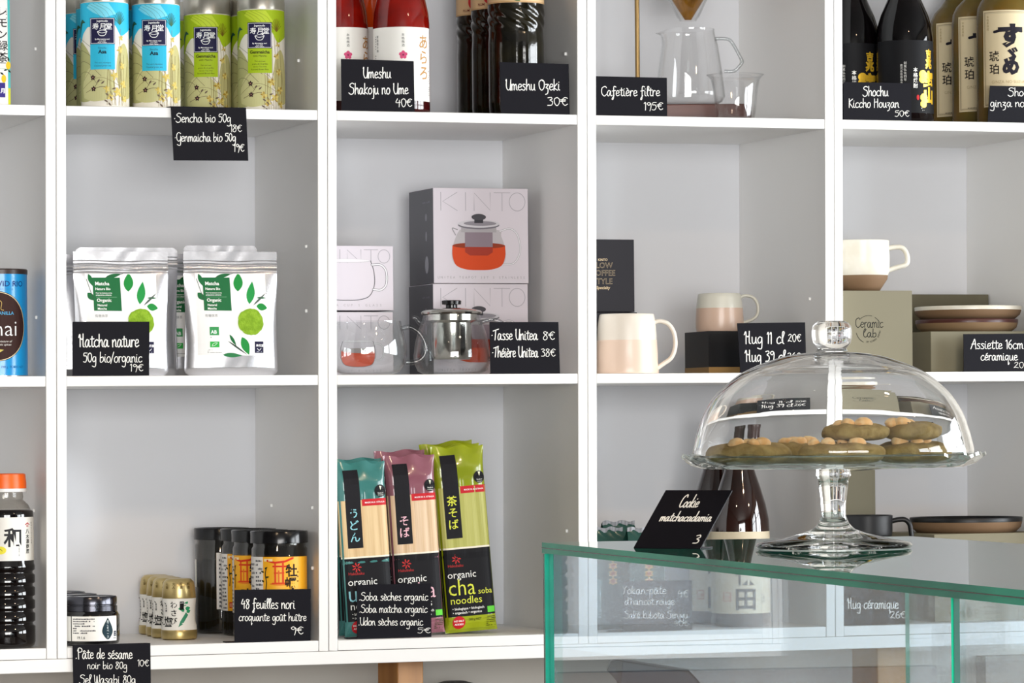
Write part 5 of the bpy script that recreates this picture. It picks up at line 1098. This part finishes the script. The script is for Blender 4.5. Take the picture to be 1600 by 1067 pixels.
# ---- mugs and boxes, middle row
CER1 = mat('glaze_cream', '#e6ddd0', .25, spec=.5, coat=.2); CER2 = mat('glaze_pink_beige', '#e6cdba', .3, coat=.1, bump=.1, bscale=90); CER3 = mat('glaze_pale_green', '#cfccbf', .3, coat=.1); CER4 = mat('glaze_dusty_pink', '#c9ad9a', .3, coat=.1, bump=.1, bscale=90)
BKB = mat('black_card_box', '#1c1a20', .55, spec=.3); BKB2 = mat('black_box', '#0c0b0e', .35)
tA, w, HA = boxthing('mug_box', 'lower black mug box standing behind the large mug', 'box', 897, 996, 488, None, .125, 108, BKB, ZB, None, 'stacked black mug boxes')
tB, w, HB = boxthing('mug_box', 'upper black mug box with pale outlined lettering', 'box', 897, 991, 374, None, .13, 100, BKB, ZB+HA*.001+.0008, None, 'stacked black mug boxes')
a = Art(flat_map(-50)); u0 = -5
for s, y, z, f in (('KINTO', 408, 5.6, 0), ('SLOW', 419, 13, 1), ('COFFEE', 431, 13, 1), ('STYLE', 444, 13, 1), ('Specialty', 452, 7, 0)):
    hy = (at(950, y, .13)[1]-ZB)*1000-HA-.8; a.text(s, -2.5, hy, z, '#d9c29c', 2, .05 if f else .1, sx=.95, slant=.2 if s == 'Specialty' else 0)
    if f: a.text(s, -2.5, hy, z, '#26242a', 3, -.12, sx=.95)
a.build('lettering', tB)
def mug(label, px, Y, Zb, prof, split, mt, mb_, hpts, hr, in_=2.6, cat='mug', name='mug', hm=None, bot=None):
    k = mmpx(px, Y); h_ = lambda y: hz(px, y, Y, Zb); P = [(r*k, h_(y)) for r, y in prof]; P[0] = (P[0][0], 0)
    t = thing(name, label, cat, placez(px, Y, Zb), ROT)
    s = h_(split); lo = [p for p in P if p[1] < s]; hi = [p for p in P if p[1] >= s]
    f = (s-lo[-1][1])/(hi[0][1]-lo[-1][1]); rs = lo[-1][0]+(hi[0][0]-lo[-1][0])*f
    b = MB(); b.lathe([(0, .1)]+[(max(1, P[0][0]-1.5), 0)]+lo+[(rs, s)], mb_, 64); b.lathe([(rs, s)]+hi+[(hi[-1][0]-1.6, hi[-1][1]+1.0), (hi[-1][0]-3, hi[-1][1]-.5)]+[(max(0, r-3.2), z) for r, z in hi[::-1][1:]]+[(max(0, rs-3.4), s)]+[(max(0, r-3.4), max(z, 4)) for r, z in lo[::-1]]+[(0, 4)], mt, 64)
    b.build('body', t, sharp=60)
    b = MB(); b.tube([((x-px)*k, 0, h_(y)) for x, y in hpts], hr*k, hm or mt, 14, 6, sy=1.3); b.build('handle', t); return t
mug('large cream and pink beige mug at the left of its shelf', 979.5, .056, ZB, [(49, 584), (49.5, 580), (48.5, 574), (48, 550), (45.5, 510), (43.5, 496), (42.5, 492)], 532, CER1, CER2, ((1020, 506), (1030, 502.5), (1044, 507), (1053, 521), (1055, 541), (1049, 559), (1036, 569), (1026, 576)), 3.6)
tC, w, HC = boxthing('mug_box', 'low black box with a gold band under the small mug', 'box', 1107.5, 1213, 517, None, .085, 104, BKB2, ZB)
b = MB(); g0, g1 = 3, 11.5; b.box(-w/2-.15, w/2+.15, -52.15, 52.15, 1, 10.5, mat('gold_band', '#a07c48', .4, metal=.3)); b.build('gold_band', tC, flat=True)
mug('small pale green and pink mug standing on the gold banded black box', 1124, .136, ZB+HC*.001, [(36, 516), (37.5, 512), (37.5, 500), (36.5, 481), (34.5, 466), (33.5, 460)], 482, CER3, CER4, ((1157, 465), (1165, 462.5), (1177, 466), (1184, 478), (1183, 492), (1175, 500), (1161, 505)), 2.6)

# ---- cream cup, kraft boxes, plates
OLV = mat('olive_kraft_box', '#7a745e', .6); OLD = mat('dark_olive_box', '#625d4a', .6); CERW = mat('glaze_ivory', '#e4e0d4', .35, coat=.1, col2='#dcd6c6', vscale=30); CLAY = mat('raw_clay', '#7d6248', .7, bump=.2, bscale=200); CERB = mat('glaze_black_matt', '#141416', .4, spec=.4)
tD, w, HD = boxthing('ceramic_box', 'square olive kraft box with a round ceramic lab stamp under the cream cup', 'box', 1312, 1425.5, 454, None, .04, 112, OLV, ZB)
a = Art(flat_map(-56)); qx = lambda px_: (at(px_, 500, .04)[0]-(at(1312, 500, .04)[0]+at(1425.5, 500, .04)[0])/2)*1000; qz = lambda py_: (at(1357, py_, .04)[1]-ZB)*1000
m = MB(); put = lambda x, y, h=0: (qx(x), -56.1-h, qz(y)); save = CHALK; CHALK = ink('#1c1c18')
G['L'] = (3.4, [[(1.2, 4), (2.6, 8), (1.6, 9), (.8, 5), (.8, 1), (2.2, 0), (3.4, 1)]])
scribble(m, 'Ceramic', 1336, 1379, 512, -15, put, .075); scribble(m, 'Lab.', 1348, 1372, 527, -13, put, .09); CHALK = save
cxx, czz = qx(1357), qz(515); rr = 22.5
for a0, a1 in ((75, 130), (25, 60), (195, 245)):
    vs, fs = ribbon([(cxx+rr*math.cos(math.radians(q)), czz+rr*math.sin(math.radians(q))) for q in range(a0, a1+1, 5)], .8); m.add([(x, -56.3, z) for x, z in vs], fs, ink('#1c1c18'))
for i, ch in enumerate('BY KINTO JAPAN'):
    g = math.radians(262+i*6.8); a.text(ch, cxx+(rr-1)*math.cos(g), czz+(rr-1)*math.sin(g), 4, '#1c1c18', 2, .1, rot=g+PI/2)
a.build('stamp_lettering', tD); m.build('stamp_script', tD, flat=True, fix=False)
mug('ivory cup with a raw clay foot standing on the olive kraft box', 1345, .098, ZB+HD*.001, [(28, 453), (33, 449), (41, 437), (42, 431), (44, 426), (45, 405), (44, 385), (44.5, 377)], 431, CERW, CLAY, ((1386, 389), (1398, 387), (1409, 388), (1416, 396), (1418, 408), (1414, 415), (1400, 419), (1388, 423)), 4, name='cup', cat='cup')
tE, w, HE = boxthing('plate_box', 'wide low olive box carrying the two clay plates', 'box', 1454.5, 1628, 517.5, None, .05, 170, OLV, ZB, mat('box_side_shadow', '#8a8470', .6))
tF, w, HF = boxthing('ceramic_box', 'olive brown box standing at the back behind the stacked plates', 'box', 1424, 1545, 460, None, .27, 74, OLD, ZB)
def plate(label, px, Y, Zb, R, y0, y1, rim, side, name='plate'):
    k = mmpx(px, Y); h = (at(px, y1, Y)[1]-at(px, y0, Y)[1])*1000
    t = thing(name, label, 'plate', placez(px, Y, Zb), ROT, group=None)
    b = MB(); r = R*k; b.lathe([(0, 0), (r-12, 0), (r-3, h*.35), (r-.6, h*.70)], side, 72); b.lathe([(r-.6, h*.70), (r, h-1.2), (r-1, h), (r-3.4, h-1), (r-5, h*.5), (r-14, h*.32), (0, h*.3)], rim, 72); b.build('plate_body', t, sharp=60); return t, h
Zp1 = ZB+HE*.001+.0004
pl1, h1 = plate('lower clay plate with a dark glazed rim on the low olive box', 1510, .135, Zp1, 80, 517.5, 498, mat('glaze_oxblood', '#4a2622', .35), mat('clay_tan', '#8a7052', .7))
pl2, h2_ = plate('upper plate with an ivory rim over raw clay, on top of the lower plate', 1512, .135, Zp1+h1*.001+.0004, 83.5, 498, 478, CERW, CLAY)

# ---- bottom row: yokan packets, sake bottles, boxes, black cup and plate
YK = mat('yokan_film', '#1c4038', .3, spec=.5, coat=.3, bump=.4, bscale=40); YT = mat('yokan_crimp', '#8c8c90', .3, metal=.5, bump=.5, bscale=60)
for i, (pl_, pr_, Y, lab) in enumerate(((926, 975, .10, 'dark green bean paste packet with an orange flame emblem, left of the pair'), (977, 1035, .07, 'dark green bean paste packet with an orange flame emblem, right of the pair'), (938, 995, .15, 'dark foil packet with a silver crimp standing behind the bean paste pair'))):
    px = (pl_+pr_)/2; k = mmpx(px, Y); w = (pr_-pl_)*k/math.cos(TH); Ht = hz(px, 826 if i < 2 else 816, Y, ZC)
    t = thing('bean_paste_packet', lab, 'packet', placez(px, Y, ZC), (0, .0, .05*i), group='bean paste packets')
    b = MB(); b.box(-w/2, w/2, -14, 14, 0, Ht-22, YK); b.build('carton', t, bevel=2)
    b = MB(); b.grid(lambda u, v: ((u-.5)*w*(1-.1*v), -12*(1-v)+1.4*math.sin(20*u+9*v)*v, Ht-22+v*22+1.2*math.sin(13*u)*v), 24, 8, YK); b.grid(lambda u, v: ((u-.5)*w*(1-.1*v), 12*(1-v)+1.4*math.sin(20*u+9*v)*v+.3, Ht-22+v*22+1.2*math.sin(13*u)*v), 24, 8, YK); b.build('wrapper_top', t, sharp=80, fix=False)
    b = MB(); b.grid(lambda u, v: ((u-.5)*w*.92, -2.0+1.2*math.sin(20*u+9)-v*.8, Ht-5+v*7+1.4*math.sin(13*u)), 24, 3, YT); b.build('crimp', t, sharp=80, fix=False)
    a = Art(flat_map(-14)); hh = lambda y: hz(px, y, Y, ZC)
    for q in range(4):
        zc_ = hh(872+q*12); e = [(7*math.cos(j*PI/6)*(1 if j % 2 else .6), zc_+6.5*math.sin(j*PI/6)*(1 if j % 2 else .7)) for j in range(12)]; a.poly([(x*1.25+3, z) for x, z in e], '#e8b860', 1); a.poly([(x*.85+3, zc_+(z-zc_)*.7) for x, z in e], '#a84a24', 2)
    a.rect(-w/2+2, -w/2+9, hh(965), hh(905), '#8fb0b4', 1); a.smalltext(-w/2+3, -w/2+8.5, hh(963), hh(907), 14, '#2c4a50', 2, 3)
    if i < 2: a.build('printed_emblem', t)
SAK = mat('sake_brown', '#2c1109', .05, spec=.7, coat=.6, col2='#1a0b07', vscale=10); SAKL = mat('sake_label', '#d8cbb0', .6); SAKB = mat('sake_foot', '#2a2c34', .1, spec=.5)
px, Y = 1157, .086; k = mmpx(px, Y); h_ = lambda y: hz(px, y, Y, ZC); r = 46.5*k
t = thing('sake_bottle', 'tall dark brown sake bottle with a cream label, right one of the pair', 'bottle', placez(px, Y, ZC), ROT, group='brown sake bottles')
b = MB(); b.lathe([(0, 0), (r-4, 0), (r, 5), (r, h_(832)), (r-1, h_(812)), (r-6, h_(788)), (r-14, h_(762)), (r-22.5, h_(738)), (r-29, h_(712)), (r-33, h_(692)), (13, h_(674)), (13, h_(660)), (0, h_(660))], SAK, 64); b.build('glass', t, sharp=60)
b = MB(); b.lathe([(0, h_(642)), (14.4, h_(642)), (15, h_(645)), (15, h_(651)), (13.8, h_(656)), (13.6, h_(674)), (0, h_(675))], mat('sake_cap', '#3c2420', .35), 40); b.build('cap', t)
cyl_label('label', t, r, -72, 68, h_(957), h_(862), SAKL, 44); cyl_label('upper_label', t, r, -72, 68, h_(846), h_(830), SAKL, 44)
a = Art(cyl_map(r+.1), 4); a.text('久', 4, h_(884), 30, '#25252a', 2, .2); a.text('保', 6, h_(910), 34, '#25252a', 2, .2); a.text('田', 6, h_(948), 38, '#25252a', 2, .3); a.frame(-32, -18, h_(938), h_(924), 1, '#c43c30', 2); a.text('千寿', -25, h_(934), 6.4, '#c43c30', 2); a.smalltext(34, 40, h_(942), h_(926), 6, '#444444', 2, 7); a.column('清酒', 40, h_(930), 5, '#333333', 2)
a.build('lettering', t)
dup(t, placez(1123, .183, ZC), 'tall dark brown sake bottle with a cream label, left one half hidden', rot=ROT-.2)

tG, w, HG = boxthing('ceramic_box', 'lowest olive box of the tall stack behind the black cup', 'box', 1262, 1367.5, 806, None, .20, 112, OLD, ZC, None, 'olive boxes stacked in the bottom row')
tH, w, HH = boxthing('ceramic_box', 'upper olive box of the tall stack seen beside the stem of the cake stand', 'box', 1262, 1367.5, 700, None, .20, 112, OLD, ZC+HG*.001+.001, None, 'olive boxes stacked in the bottom row')
for px0, px1, Y, D, y_, n, lab in ((1312, 1418, .03, 108, 842, 'cup_box', 'olive box carrying the black cup behind the price card'), (1460, 1634, .035, 190, 833, 'plate_box', 'wide olive box carrying the black plate at the right')):
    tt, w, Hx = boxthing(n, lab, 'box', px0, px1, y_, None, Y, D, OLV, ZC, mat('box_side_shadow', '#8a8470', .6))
    if n == 'cup_box': ZK = ZC+Hx*.001
    else: ZPl = ZC+Hx*.001
mug('matt black cup with an angular handle standing on an olive box', 1352, .085, ZK, [(38, 842), (41, 838), (42, 830), (42, 812), (42.5, 806)], 835, CERB, CERB, ((1391, 815), (1404, 812.5), (1414, 813), (1421, 820), (1423, 832), (1424, 839)), 4, name='cup', cat='cup')
plate('matt black plate with a raw clay side at the right end of the bottom row', 1509, .128, ZPl, 88, 833, 809.5, CERB, CLAY)

# lettering belongs to the label or panel it is printed or written on
_base = lambda o: o.name.split('.')[0]
for o in [o for o in bpy.data.objects if o.type == 'EMPTY' and o.get('category')]:
    ch = list(o.children); host = [c for c in ch if _base(c) in ('label', 'panel')]
    if len(host) == 1:
        for c in ch:
            if _base(c) in ('lettering', 'handwriting', 'label_artwork', 'gold_lettering', 'powder_picture') or (_base(c) == 'printed_design' and _base(o) == 'matcha_pouch'): c.parent = host[0]
